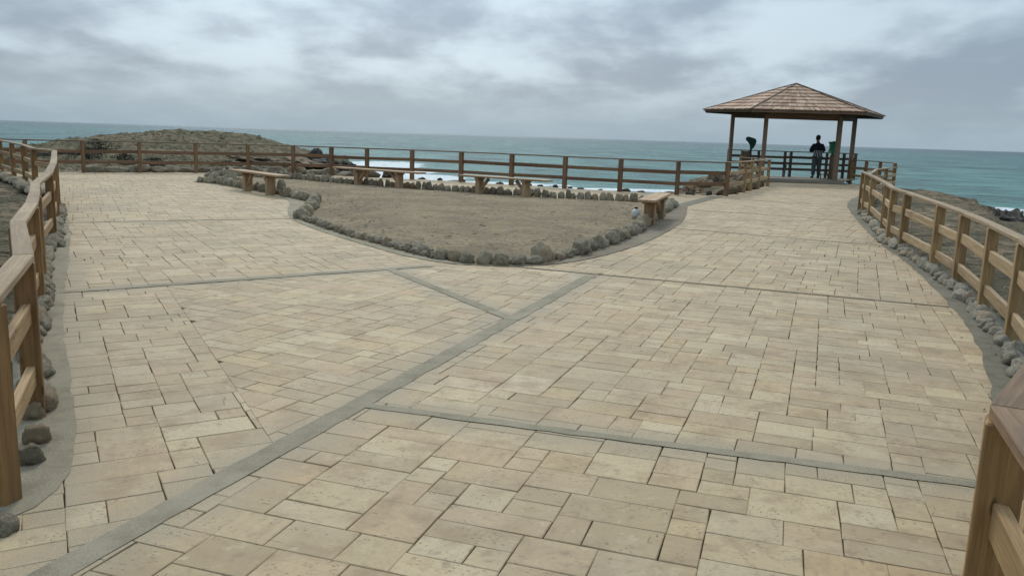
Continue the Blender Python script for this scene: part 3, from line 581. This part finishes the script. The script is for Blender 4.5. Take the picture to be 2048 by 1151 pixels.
rockbig(680, 312, 36.5, 1.5, 1.4, .9, 'dark rock slab at the headland\'s cliff edge above the surf', RG[2], z=-.3)
rockbig(678, 336, 33.5, 1.3, 1.3, 1.7, 'dark rock face at the end of the headland beside the white surf', RG[1], z=-1.1, rz=2)
rockbig(700, 352, 30.6, 1.2, .7, .35, 'low grey rock behind the sea fence just below the surf', RG[0], z=-.22)
rockbig(778, 361, 29.4, .55, .45, .5, 'rounded dark rock behind the sea fence, seen under the middle bench', RG[2], z=-.1)
rockbig(600, 325, 36, 2.0, 1.2, .5, 'brown rock bank on the headland behind the back fence', RGB[0], z=None)
rockbig(520, 320, 38, 2.4, 1.2, .35, 'wide brown rock ledge low on the headland', RGB[1], z=None)
rockbig(92, 295, 34, 1.3, .9, .9, 'black rock low against the sea, left of the headland', RG[0], z=-.25)
rockbig(138, 294, 35, 1.2, .9, .95, 'black rock between the sea and the headland\'s left foot', RG[2], z=-.2)
rockbig(2020, 438, 22.5, 1.3, 1.0, .95, 'grey boulder on the shore beyond the right fence', RG[1], z=-.62)
for k, (px, py, Y, w, h) in enumerate(((1850, 387, 31, 1.1, .3), (1885, 392, 29.5, 1.2, .3), (1918, 402, 27.5, 1.1, .28), (1960, 420, 25, 1.0, .25), (1815, 385, 32, 1.1, .3))):
    tag(rockbig(px, py, Y, w, .9, h, 'brown rough rock on the cliff rim beyond the right fence', random.choice(RGB), rz=k, z=-.42), group='rocks on the rim beyond the right fence')
for k, (px, py, Y, w, h) in enumerate(((1385, 385, 26.3, .7, .5), (1405, 375, 27.5, .9, .75), (1432, 372, 28, 1.0, .9), (1455, 370, 29.5, 1.2, 1.0), (1480, 368, 31, 1.1, .9))):
    tag(rockbig(px, py, Y, w, .8, h, 'brown rough rock behind the fence corner left of the gazebo', random.choice(RGB), z=-.15, rz=k * 1.3), group='brown rocks left of the gazebo')
# ------------------------------------------------------------ loose stuff
def litter(name, n, region, size, m, label, rise=.02, kind='stuff', cond=None, flat=.35, cat=None):
    rg = random.Random(name + str(n)); vs = []; fs = []; cols = []; k = 0
    cand_ = np.array([(rg.uniform(region[0], region[2]), rg.uniform(region[1], region[3])) for _ in range(n * 4)]); cand_ = cand_[cond(cand_)][:n]
    for x, y in cand_:
        x = float(x); y = float(y); z = zat(x, y) if rise is None else rise(x, y); s_ = rg.uniform(*size); an = rg.uniform(0, 6.28); l = rg.uniform(1.2, 4); b0 = len(vs); tl = rg.uniform(0, flat)
        for a, b, c_ in ((-l, -.5, 0), (l, -.4, tl * l), (l * .8, .6, tl * l + .2), (-l, .5, .15), (0, 0, .7)):
            vs.append((x + s_ * (a * math.cos(an) - b * math.sin(an)), y + s_ * (a * math.sin(an) + b * math.cos(an)), z + s_ * c_))
        fs += [(b0, b0 + 1, b0 + 4), (b0 + 1, b0 + 2, b0 + 4), (b0 + 2, b0 + 3, b0 + 4), (b0 + 3, b0, b0 + 4)]; q = (rg.random(), rg.random(), 0, 1); cols += [q] * 4
    o = meshobj(name, vs, fs, m); ca = o.data.attributes.new('rnd', 'FLOAT_COLOR', 'FACE'); ca.data.foreach_set('color', [x for q in cols for x in q]); return tag(o, label, cat or name.split('_')[-1], kind=kind)
def outside(p): return (seg_dist(p, O_) > .25) & (-seg_dist(p, LAND) > .2)
litter('dry_scrub', 6500, (4, 3, 16, 30), (.004, .022), LITTER, 'dry twigs and litter over the ground right of the right fence', None, cond=outside)
litter('dry_scrub', 6000, (-15, 5, -4, 24), (.005, .022), LITTER, 'dry twigs and low scrub left of the left fence', None, cond=outside)
def scr2(p): return (seg_dist(p, O_) > .3) & (-seg_dist(p, LAND) > .4)
litter('low_scrub', 9000, (-28, 28, -7, 54), (.012, .035), SCRUB, 'low dry scrub covering the headland behind the back fence', None, cond=scr2, flat=.8)
def inI(p): return seg_dist(p, ISL) < -.2
PEB = plain('pebble_stone', (.14, .125, .10), .9)
litter('gravel', 3000, (-8, 10, 4, 25), (.003, .018), LITTER, 'scattered pebbles on the bare dirt bed', lambda x, y: .055, cond=inI, flat=.2)
litter('dry_weeds', 90, (-8, 10, 4, 25), (.012, .03), SCRUB, 'small dark tufts of dead weed on the bare dirt bed', lambda x, y: .05, cond=inI, flat=.5)
def edgeR(p): return (np.abs(seg_dist(p, O_)) < .35) & (p[:, 0] > 2)
litter('grit', 500, (2, 4, 9, 21), (.003, .009), LITTER, 'loose grit on the margin at the foot of the right fence', lambda x, y: .008, cond=edgeR, flat=.2)
# shrubs on the headland
def shrub(px, py, Y, r, h, label):
    x = X(px, py, Y); z = zat(x, Y); root = tag(empty('shrub', (x, Y, z)), label, 'shrub'); rg = random.Random(int(px)); vs = []; fs = []
    for k in range(1100):
        a = rg.uniform(0, 6.28); q = rg.random() ** .5; zz = rg.random(); rr_ = r * q * math.sqrt(max(0, 1 - zz * zz)) * (1 + .3 * math.sin(3 * a + px)); p = Vector((rr_ * math.cos(a), rr_ * math.sin(a) * .7, zz * h)); s_ = rg.uniform(.018, .045)
        u = Vector((rg.gauss(0, 1), rg.gauss(0, 1), rg.gauss(0, 1))).normalized() * s_; w = u.cross(Vector((rg.gauss(0, 1), rg.gauss(0, 1), rg.gauss(0, 1)))).normalized() * s_ * .5; b0 = len(vs)
        vs += [p - u, p + w, p + u, p - w]; fs.append((b0, b0 + 1, b0 + 2, b0 + 3))
    meshobj('crown', vs, fs, LEAF, root); vs = []; fs = []
    for k in range(7):
        a = rg.uniform(0, 6.28); e = Vector((r * .6 * math.cos(a), r * .4 * math.sin(a), h * .7)); b0 = len(vs); vs += [(-.02, 0, -.05), (.02, 0, -.05), (0, .03, -.05), tuple(e)]; fs += [(b0, b0 + 1, b0 + 3), (b0 + 1, b0 + 2, b0 + 3), (b0 + 2, b0, b0 + 3)]
    meshobj('trunk', vs, fs, W_DARK, root)
shrub(455, 322, 34, .8, .5, 'dark low shrub on the headland behind the fourth bay of the back fence')
shrub(196, 300, 36, .8, .45, 'dark shrub at the left foot of the headland')
shrub(310, 328, 31.5, .7, .35, 'low shrub just behind the back fence, below the headland\'s middle')
shrub(250, 322, 32.5, .6, .4, 'low shrub behind the back fence, left of the headland\'s middle')
shrub(180, 318, 33.5, .7, .45, 'dark shrub close behind the back fence near its left end')
# ------------------------------------------------------------ benches
def bench(c0, c1, h, wd, l0, l1, label, brace=True):
    c0, c1 = Vector((*c0, 0)), Vector((*c1, 0)); d = (c1 - c0).normalized(); n = Vector((-d.y, d.x, 0)); root = tag(empty('park_bench', c0 + (c1 - c0) * .5), label, 'bench', None)
    up = Vector((0, 0, 1)); root.location.z = 0
    for s_ in (-1, 1): board('seat_plank', c0 + n * s_ * wd * .252 + up * (h - .022), c1 + n * s_ * wd * .252 + up * (h - .022), wd * .49, .044, W_BENCH, root, .006)
    for q, sg in ((l0, 1), (l1, -1)):
        p = c0.lerp(c1, q); lg = board('leg', p + up * -.03, p + up * (h - .1), .0, .0, W_BENCH, root) if 0 else None
        bm = bmesh.new(); bmesh.ops.create_cube(bm, size=1); hz = h - .1 + .03; bmesh.ops.scale(bm, vec=(hz, wd * .62, .13), verts=bm.verts); bmesh.ops.bevel(bm, geom=list(bm.edges), offset=.007, segments=1, affect='EDGES')
        lg = bmobj('leg', bm, W_BENCH, root); M = Matrix((up, n, up.cross(n))).transposed().to_4x4(); M.translation = p + up * (hz / 2 - .03) - root.location; lg.matrix_local = M
        board('bearer', p - n * wd * .46 + up * (h - .046 - .03), p + n * wd * .46 + up * (h - .046 - .03), .12, .055, W_BENCH, root, .005)
        board('brace', p + d * sg * .045 + up * (h - .34), p + d * sg * .30 + up * (h - .075), .075, .07, W_BENCH, root, .004)
    return root
bench((-7.2, 21.2), (-5.3, 18.95), .50, .34, .27, .73, 'leftmost wooden bench, set over the stones at the bed\'s far-left side')
bench((-5.3, 24.45), (-2.55, 22.55), .50, .34, .27, .75, 'wooden bench in the back row of stones, with surf seen beneath it')
bench((-1.45, 22.15), (.85, 20.55), .50, .34, .22, .75, 'wooden bench standing in the middle of the back row of stones')
bench((2.36, 14.75), (3.06, 17.0), .50, .33, .22, .78, 'rightmost wooden bench, end-on at the right side of the dirt bed')
# jug
jx, jy = G(1271, 440); jr = tag(empty('plastic_jug', (jx, jy, .04)), 'whitish round jug with a black cap beside the rightmost bench', 'jug')
lathe('body', [(.05, 0), (.082, .012), (.09, .06), (.085, .12), (.06, .16), (.03, .185)], WHITEP, jr); lathe('cap', [(.034, .183), (.036, .19), (.036, .215), (.03, .22)], BLACKP, jr)
# ------------------------------------------------------------ gazebo
DK = .17
P1, P2, P3, P4 = (X(1464, 260, 35.7), 35.7), (X(1531, 260, 34.5), 34.5), (X(1675, 300, 34.15), 34.15), (X(1704, 300, 35.9), 35.9)
gz = tag(empty('gazebo', (12.2, 35.0, 0)), 'open wooden gazebo with a shingled hip roof on four posts above the sea', 'gazebo'); gl_ = gz.location
dkp = [(X(1450, 350, 36.9), 36.9), (9.75, 34.15), (X(1688, 366, 34.05), 34.05), (X(1716, 350, 36.9), 36.9)]
vs = [(x - gl_.x, y - gl_.y, z) for z in (DK - .045, DK) for x, y in dkp]
meshobj('deck', vs, [(3, 2, 1, 0), (4, 5, 6, 7)] + [(i, (i + 1) % 4, 4 + (i + 1) % 4, 4 + i) for i in range(4)], W_DECK, gz)
for k in range(2):
    a, b = Vector((*dkp[k], 0)), Vector((*dkp[k + 1], 0)); board('fascia_board', a + Vector((0, 0, .055)), b + Vector((0, 0, .055)), .04, .135, W_DECK, gz)
for i, (P_, w) in enumerate(((P1, .145), (P2, .145), (P3, .17), (P4, .15))):
    board('post', (P_[0], P_[1], .0 if i > 1 else DK), (P_[0], P_[1], 2.78), w, w, W_GAZ, gz, .008)
EZ = 2.90
fr = [(X(1407, 220, 35.6), 35.6), (X(1501, 220, 33.6), 33.6), (X(1732, 226, 33.0), 33.0), (X(1769, 235, 37.0), 37.0)]
ap = Vector((X(1592, 166, 35.3), 35.3, CH + 116.0 * 35.3 / F)); fe = [Vector((x, y, EZ)) for x, y in fr]
# heights follow the eye measurements of a level eave
cen = sum(fe, Vector()) / 4
# stepped courses of shingles on every slope
V_, F_s, C_s, UV_ = [], [], [], []; rs_ = random.Random(5); NC = 8
def addq(q, c_, uvq):
    b0 = len(V_); V_.extend([tuple(p - gl_) for p in q]); F_s.append(tuple(range(b0, b0 + len(q)))); C_s.append(c_); UV_.extend(uvq)
for i in range(4):
    a, b = fe[i], fe[(i + 1) % 4]; nrm = (b - a).cross(ap - a).normalized()
    if nrm.z < 0: nrm = -nrm
    for k in range(NC):
        k0, k1 = k / NC, (k + 1) / NC; k1b = min(.995, k1 + .03); l0, r0_ = a.lerp(ap, k0), b.lerp(ap, k0); l1, r1 = a.lerp(ap, k1b), b.lerp(ap, k1b); L = (r0_ - l0).length; s_ = 0.0; th = .035
        while s_ < L - .001:
            w = min(rs_.uniform(.07, .15), L - s_); ta, tb = s_ / L, (s_ + w) / L; s_ += w; g = .003 / L; dz = rs_.uniform(-.012, .012)
            A0, B0 = l0.lerp(r0_, ta + g), l0.lerp(r0_, tb - g); A1, B1 = l1.lerp(r1, ta + g), l1.lerp(r1, tb - g); dn_ = (A0 - A1).normalized() * dz
            A0 += dn_; B0 += dn_; c_ = (rs_.random(), rs_.random(), rs_.random(), 1); up = nrm * (th + rs_.uniform(0, .008)); lo = nrm * .004
            addq([A0 + up, B0 + up, B1 + lo, A1 + lo], c_, [(s_ - w, 0), (s_, 0), (s_, 1), (s_ - w, 1)]); addq([A0, B0, B0 + up, A0 + up], c_, [(s_ - w, 0), (s_, 0), (s_, .1), (s_ - w, .1)])
            addq([A0, A0 + up, A1 + lo], c_, [(0, 0), (0, .1), (0, 1)]); addq([B0, B0 + up, B1 + lo], c_, [(0, 0), (0, .1), (0, 1)])
rf = meshobj('roof', V_, F_s, SHING, gz); ca = rf.data.attributes.new('rnd', 'FLOAT_COLOR', 'FACE'); ca.data.foreach_set('color', [x for q in C_s for x in q]); ul = rf.data.uv_layers.new(name='UVMap'); ul.data.foreach_set('uv', [x for q in UV_ for x in q])
dn3 = Vector((0, 0, -.02)); vs = [p + dn3 - gl_ for p in fe] + [ap + dn3 - gl_] + [p + Vector((0, 0, -.05)) - gl_ for p in fe] + [ap + Vector((0, 0, -.07)) - gl_]
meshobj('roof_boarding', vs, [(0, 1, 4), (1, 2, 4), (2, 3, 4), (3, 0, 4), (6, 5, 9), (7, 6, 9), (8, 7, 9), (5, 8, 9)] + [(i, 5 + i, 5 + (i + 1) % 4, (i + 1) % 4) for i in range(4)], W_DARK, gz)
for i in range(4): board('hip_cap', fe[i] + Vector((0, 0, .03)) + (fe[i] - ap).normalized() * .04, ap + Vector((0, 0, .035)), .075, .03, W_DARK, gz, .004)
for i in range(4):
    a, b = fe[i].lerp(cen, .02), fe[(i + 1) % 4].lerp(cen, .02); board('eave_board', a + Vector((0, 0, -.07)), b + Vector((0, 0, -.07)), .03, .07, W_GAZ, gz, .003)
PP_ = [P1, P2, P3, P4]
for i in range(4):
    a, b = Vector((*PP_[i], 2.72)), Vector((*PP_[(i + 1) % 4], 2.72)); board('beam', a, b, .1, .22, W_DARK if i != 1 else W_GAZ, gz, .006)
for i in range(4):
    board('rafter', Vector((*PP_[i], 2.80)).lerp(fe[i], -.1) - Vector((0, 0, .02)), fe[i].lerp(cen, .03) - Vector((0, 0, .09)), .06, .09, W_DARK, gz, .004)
# seaward railing of the deck
RL = [(X(1458, 300, 36.45), 36.45), (X(1518, 302, 36.4), 36.4), (X(1571, 302, 36.35), 36.35), (X(1583, 302, 36.35), 36.35), (X(1655, 304, 36.3), 36.3), (X(1689, 305, 36.3), 36.3), (X(1712, 307, 36.3), 36.3)]
fence('dark three-rail railing along the sea side of the gazebo deck', RL, rails=(.29, .52, .76), mp=W_DARK, mr=W_DARK, mc=W_DARK, hfn=lambda x, y: 1.1, zb=DK, z0=.1, pw=.11, capw=.12, name='deck_railing', cat='railing')
bx = X(1571, 345, 36.25); br = tag(board('prop_board', (bx - .13, 36.1, DK), (bx, 36.27, DK + .5), .05, .12, W_DARK, None), 'slanting board propped against the middle of the deck railing', 'board')
# telescopes
def scope(px, Y, ph, label, green, nodes, edges, rt_):
    x = X(px, 320, Y); root = tag(empty('telescope', (x, Y, DK)), label, 'telescope')
    lathe('pole', [(.13, 0), (.13, .02), (.055, .04), (.045, ph), (.05, ph + .05)], METAL, root, n=14)
    NEED.append((nodes, edges, rt_, green, root, ph))
NEED = []
scope(1500, 35.3, 1.24, 'covered viewing telescope on the gazebo\'s left, wrapped in dark green cloth', GREEN, {'a': ((-.25, 0, .38), .085), 'b': ((-.12, 0, .31), (.12, .12)), 'c': ((.04, 0, .24), (.18, .15)), 'd': ((.20, 0, .18), .16), 'e': ((.06, 0, .06), (.13, .12)), 'f': ((.01, 0, -.10), .07)}, [('a', 'b'), ('b', 'c'), ('c', 'd'), ('c', 'e'), ('e', 'f')], 'c')
scope(1664, 35.2, 1.10, 'covered viewing telescope in bright green cloth, beside the gazebo\'s front right post', GREEN2, {'a': ((.09, 0, .48), (.10, .09)), 'b': ((.02, 0, .36), (.26, .16)), 'c': ((-.03, 0, .2), (.26, .17)), 'd': ((0, 0, .04), (.12, .1)), 'e': ((0, 0, -.1), .055)}, [('a', 'b'), ('b', 'c'), ('c', 'd'), ('d', 'e')], 'c')
# wooden box pillar round the left pole, and right pillar
def pillar(px, Y, w, h, label, dx=0):
    x = X(px, 320, Y); root = tag(empty('box_pillar', (x, Y, DK)), label, 'pillar')
    for s_ in (-1, 1):
        board('side_board', (x + s_ * w / 2, Y, DK), (x + s_ * w / 2, Y, DK + h), .04, w * .8, W_DARK, root, .004)
    board('front_board', (x, Y - w * .42, DK), (x, Y - w * .42, DK + h * .98), w * .9, .03, W_DARK, root, .004); board('top_board', (x - w * .45, Y, DK + h + .012), (x + w * .45, Y, DK + h + .012), w, .03, W_DARK, root, .004)
pillar(1490, 35.0, .3, 1.08, 'dark boxed wooden pillar standing left of the left telescope')
pillar(1664, 35.0, .13, 1.0, 'narrow dark wooden pillar under the bright green telescope cover')
# step stool
sx = X(1646, 350, 35.3); st = tag(empty('step_stool', (sx, 35.3, DK)), 'small dark step stool standing between the person and the right telescope', 'stool')
for k, (zz, yy) in enumerate(((.18, -.12), (.38, .08))): board('step', (sx - .17, 35.3 + yy, DK + zz), (sx + .17, 35.3 + yy, DK + zz), .16, .03, W_DARK, st, .003)
for s_ in (-1, 1): board('side_rail', (sx + s_ * .16, 35.08, DK), (sx + s_ * .14, 35.42, DK + .46), .03, .05, W_DARK, st, .003); board('back_leg', (sx + s_ * .16, 35.58, DK), (sx + s_ * .14, 35.44, DK + .46), .03, .04, W_DARK, st, .003)
# ------------------------------------------------------------ person
def skin(name, nodes, edges, rootk, m, parent, sub=2):
    keys = list(nodes); me = bpy.data.meshes.new(name); me.from_pydata([nodes[k][0] for k in keys], [(keys.index(a), keys.index(b)) for a, b in edges], [])
    tmp = bpy.data.objects.new('tmp', me); COL.objects.link(tmp); sk = tmp.modifiers.new('s', 'SKIN'); sk.use_smooth_shade = True; sb = tmp.modifiers.new('u', 'SUBSURF'); sb.levels = sub; sb.render_levels = sub
    for i, k in enumerate(keys):
        r_ = nodes[k][1]; v = me.skin_vertices[0].data[i]; v.radius = r_ if isinstance(r_, tuple) else (r_, r_); v.use_root = (k == rootk)
    dg = bpy.context.evaluated_depsgraph_get(); dg.update(); m2 = bpy.data.meshes.new_from_object(tmp.evaluated_get(dg)); bpy.data.objects.remove(tmp)
    m2.name = name; m2.materials.clear(); m2.materials.append(m); m2.polygons.foreach_set('use_smooth', [True] * len(m2.polygons)); return link(bpy.data.objects.new(name, m2), parent, (0, 0, 0))
for nd_, ed_, rt__, gr_, ro_, ph_ in NEED:
    c_ = skin('fabric_cover', nd_, ed_, rt__, gr_, ro_, 2); c_.location = (0, 0, ph_)
pxx = X(1634, 320, 35.65); pr = tag(empty('person', (pxx, 35.65, DK)), 'person seen from behind in a dark jacket and grey trousers, standing at the deck railing', 'person')
N = {'pel': ((0, 0, .98), (.155, .11)), 'wst': ((0, .01, 1.12), (.145, .10)), 'chs': ((0, .03, 1.32), (.175, .12)), 'nkb': ((0, .05, 1.47), (.10, .08)), 'nck': ((0, .08, 1.54), .058), 'hd1': ((0, .10, 1.62), (.073, .085)), 'hd2': ((0, .115, 1.70), (.078, .095)), 'hd3': ((0, .11, 1.76), (.055, .07))}
Ed = [('pel', 'wst'), ('wst', 'chs'), ('chs', 'nkb'), ('nkb', 'nck'), ('nck', 'hd1'), ('hd1', 'hd2'), ('hd2', 'hd3')]
for s_, c_ in ((-1, 'l'), (1, 'r')):
    N.update({c_ + 'sh': ((s_ * .19, .04, 1.42), .066), c_ + 'el': ((s_ * .27, .05, 1.15), .047), c_ + 'wr': ((s_ * .16, .30, 1.13), .03), c_ + 'pm': ((s_ * .13, .37, 1.14), (.038, .018)),
              c_ + 'hp': ((s_ * .095, 0, .90), .095), c_ + 'kn': ((s_ * .11, .02, .50), .062), c_ + 'an': ((s_ * .125, -.02, .09), .042), c_ + 'ft': ((s_ * .14, .12, .035), .036)})
    Ed += [('chs', c_ + 'sh'), (c_ + 'sh', c_ + 'el'), (c_ + 'el', c_ + 'wr'), (c_ + 'wr', c_ + 'pm'), ('pel', c_ + 'hp'), (c_ + 'hp', c_ + 'kn'), (c_ + 'kn', c_ + 'an'), (c_ + 'an', c_ + 'ft')]
    for f in range(4):
        x0 = s_ * (.13 + (f - 1.5) * .018); L = (.07, .08, .075, .06)[f]
        N.update({c_ + 'f%da' % f: ((x0, .40, 1.142), .0095), c_ + 'f%db' % f: ((x0 * 1.0, .40 + L * .6, 1.135), .009), c_ + 'f%dc' % f: ((x0, .40 + L * .75, 1.135 - L * .45), .008)}); Ed += [(c_ + 'pm', c_ + 'f%da' % f), (c_ + 'f%da' % f, c_ + 'f%db' % f), (c_ + 'f%db' % f, c_ + 'f%dc' % f)]
    N.update({c_ + 'ta': ((s_ * .085, .37, 1.13), .011), c_ + 'tb': ((s_ * .075, .41, 1.115), .0095)}); Ed += [(c_ + 'pm', c_ + 'ta'), (c_ + 'ta', c_ + 'tb')]
N['nos'] = ((0, .205, 1.675), .014); Ed.append(('hd2', 'nos'))
for s_, c_ in ((-1, 'l'), (1, 'r')): N[c_ + 'er'] = ((s_ * .092, .10, 1.675), (.012, .02)); Ed.append(('hd2', c_ + 'er'))
skin('body', N, Ed, 'pel', SKIN, pr, 2)
J = {k: (N[k][0], N[k][1]) for k in ('pel', 'wst', 'chs', 'nkb')}; J['nck'] = ((0, .075, 1.545), .07); J['wst'] = (N['wst'][0], (.205, .15)); J['chs'] = ((0, .03, 1.28), (.235, .17)); J['nkb'] = ((0, .05, 1.44), (.125, .10)); J['pel'] = ((0, 0, 1.0), (.20, .15)); je = [('pel', 'wst'), ('wst', 'chs'), ('chs', 'nkb'), ('nkb', 'nck')]
for s_, c_ in ((-1, 'l'), (1, 'r')):
    J[c_ + 'sh'] = ((s_ * .19, .04, 1.38), .10); J[c_ + 'el'] = ((s_ * .285, .05, 1.16), .085); J[c_ + 'wr'] = ((s_ * .175, .27, 1.13), .05); je += [('chs', c_ + 'sh'), (c_ + 'sh', c_ + 'el'), (c_ + 'el', c_ + 'wr')]
skin('jacket', J, je, 'chs', NAVY, pr)
skin('shirt', {'a': ((0, .0, 1.16), (.19, .145)), 'b': ((0, 0, 1.0), (.205, .155)), 'c': ((0, 0, .80), (.205, .155))}, [('a', 'b'), ('b', 'c')], 'b', STRIPE, pr)
Tn = {'pel': ((0, 0, .95), (.165, .125))}; te = []
for s_, c_ in ((-1, 'l'), (1, 'r')): Tn[c_ + 'hp'] = ((s_ * .095, 0, .86), .13); Tn[c_ + 'kn'] = ((s_ * .11, .02, .50), .10); Tn[c_ + 'an'] = ((s_ * .125, -.01, .10), .085); te += [('pel', c_ + 'hp'), (c_ + 'hp', c_ + 'kn'), (c_ + 'kn', c_ + 'an')]
skin('trousers', Tn, te, 'pel', JEANS, pr)
for s_ in (-1, 1): skin('shoe', {'a': ((s_ * .125, -.04, .05), (.045, .048)), 'b': ((s_ * .135, .06, .045), (.05, .04)), 'c': ((s_ * .15, .16, .035), (.042, .03))}, [('a', 'b'), ('b', 'c')], 'a', SHOE, pr)
bm = bmesh.new(); bmesh.ops.create_icosphere(bm, subdivisions=4, radius=1)
for v in bm.verts: v.co = Vector((v.co.x * .098, v.co.y * .118 + .095, v.co.z * .125 + 1.715)) + v.co * .006 * mn.noise(v.co * 5)
bmesh.ops.delete(bm, geom=[v for v in bm.verts if (v.co.y > .13 and v.co.z < 1.77) or v.co.z < 1.63], context='VERTS'); bmobj('hair', bm, HAIR, pr, (0, 0, 0), True)
# ------------------------------------------------------------ sky and sun
SUN_AZ, SUN_EL = math.radians(-9), math.radians(43)
sd_ = Vector((math.sin(SUN_AZ) * math.cos(SUN_EL), math.cos(SUN_AZ) * math.cos(SUN_EL), math.sin(SUN_EL)))
W = bpy.data.worlds.new('World'); S.world = W; W.use_nodes = True; t = NT(W.node_tree)
sky = t.n('ShaderNodeTexSky'); sky.sky_type = 'NISHITA'; sky.sun_disc = False; sky.sun_elevation = SUN_EL; sky.sun_rotation = SUN_AZ; sky.dust_density = 3
g = t.n('ShaderNodeTexCoord').outputs['Generated']; q = t.sep(g); zc = t.m('ADD', t.m('MAXIMUM', q[2], 0.0), .25)
cp = t.n('ShaderNodeCombineXYZ', {0: t.m('DIVIDE', q[0], zc), 1: t.m('DIVIDE', q[1], zc), 2: 0.}).outputs[0]
n1 = t.noise(t.scale(cp, (1.35, 1.0, 1)), 1.25, 5, .5, .1); n2 = t.noise(t.scale(t.vm('ADD', cp, (5.2, 1.3, 0)), (1.1, .95, 1)), 3.6, 5, .55, .05)
cl_ = t.m('ADD', t.m('MULTIPLY', n1, .72), t.m('MULTIPLY', n2, .28))
c = t.mix(t.ramp(cl_, .40, .61), (2.75, 3.6, 4.55), (5.6, 6.9, 7.9))
c = t.mix(t.ramp(q[2], .005, .085, .88, 0), c, (3.45, 4.6, 5.45))
gw = t.m('POWER', t.m('MAXIMUM', t.vm('DOT_PRODUCT', g, tuple(sd_), 1), 0.), 12.); up_ = t.m('ADD', 1., t.m('ADD', t.m('MULTIPLY', t.m('MAXIMUM', t.m('SUBTRACT', q[2], .18), 0.), 1.9), t.m('MULTIPLY', gw, 2.6)))
c = t.vm('MULTIPLY', c, t.n('ShaderNodeCombineXYZ', {0: up_, 1: up_, 2: up_}).outputs[0])
c = t.mix(.88, sky.outputs[0], c); bg = t.n('ShaderNodeBackground', {0: c, 1: .1}); wo = t.n('ShaderNodeOutputWorld'); t.nt.links.new(bg.outputs[0], wo.inputs[0])
ln = bpy.data.lights.new('sun', 'SUN'); ln.energy = 1.5; ln.angle = math.radians(11); ln.color = (1, .90, .74); so = link(bpy.data.objects.new('sun', ln)); so.rotation_euler = (-sd_).to_track_quat('-Z', 'Y').to_euler(); so.location = (0, 0, 30)
S.cycles.max_bounces = 6
print('stones', cnt['n'], 'tiles', len(TF))
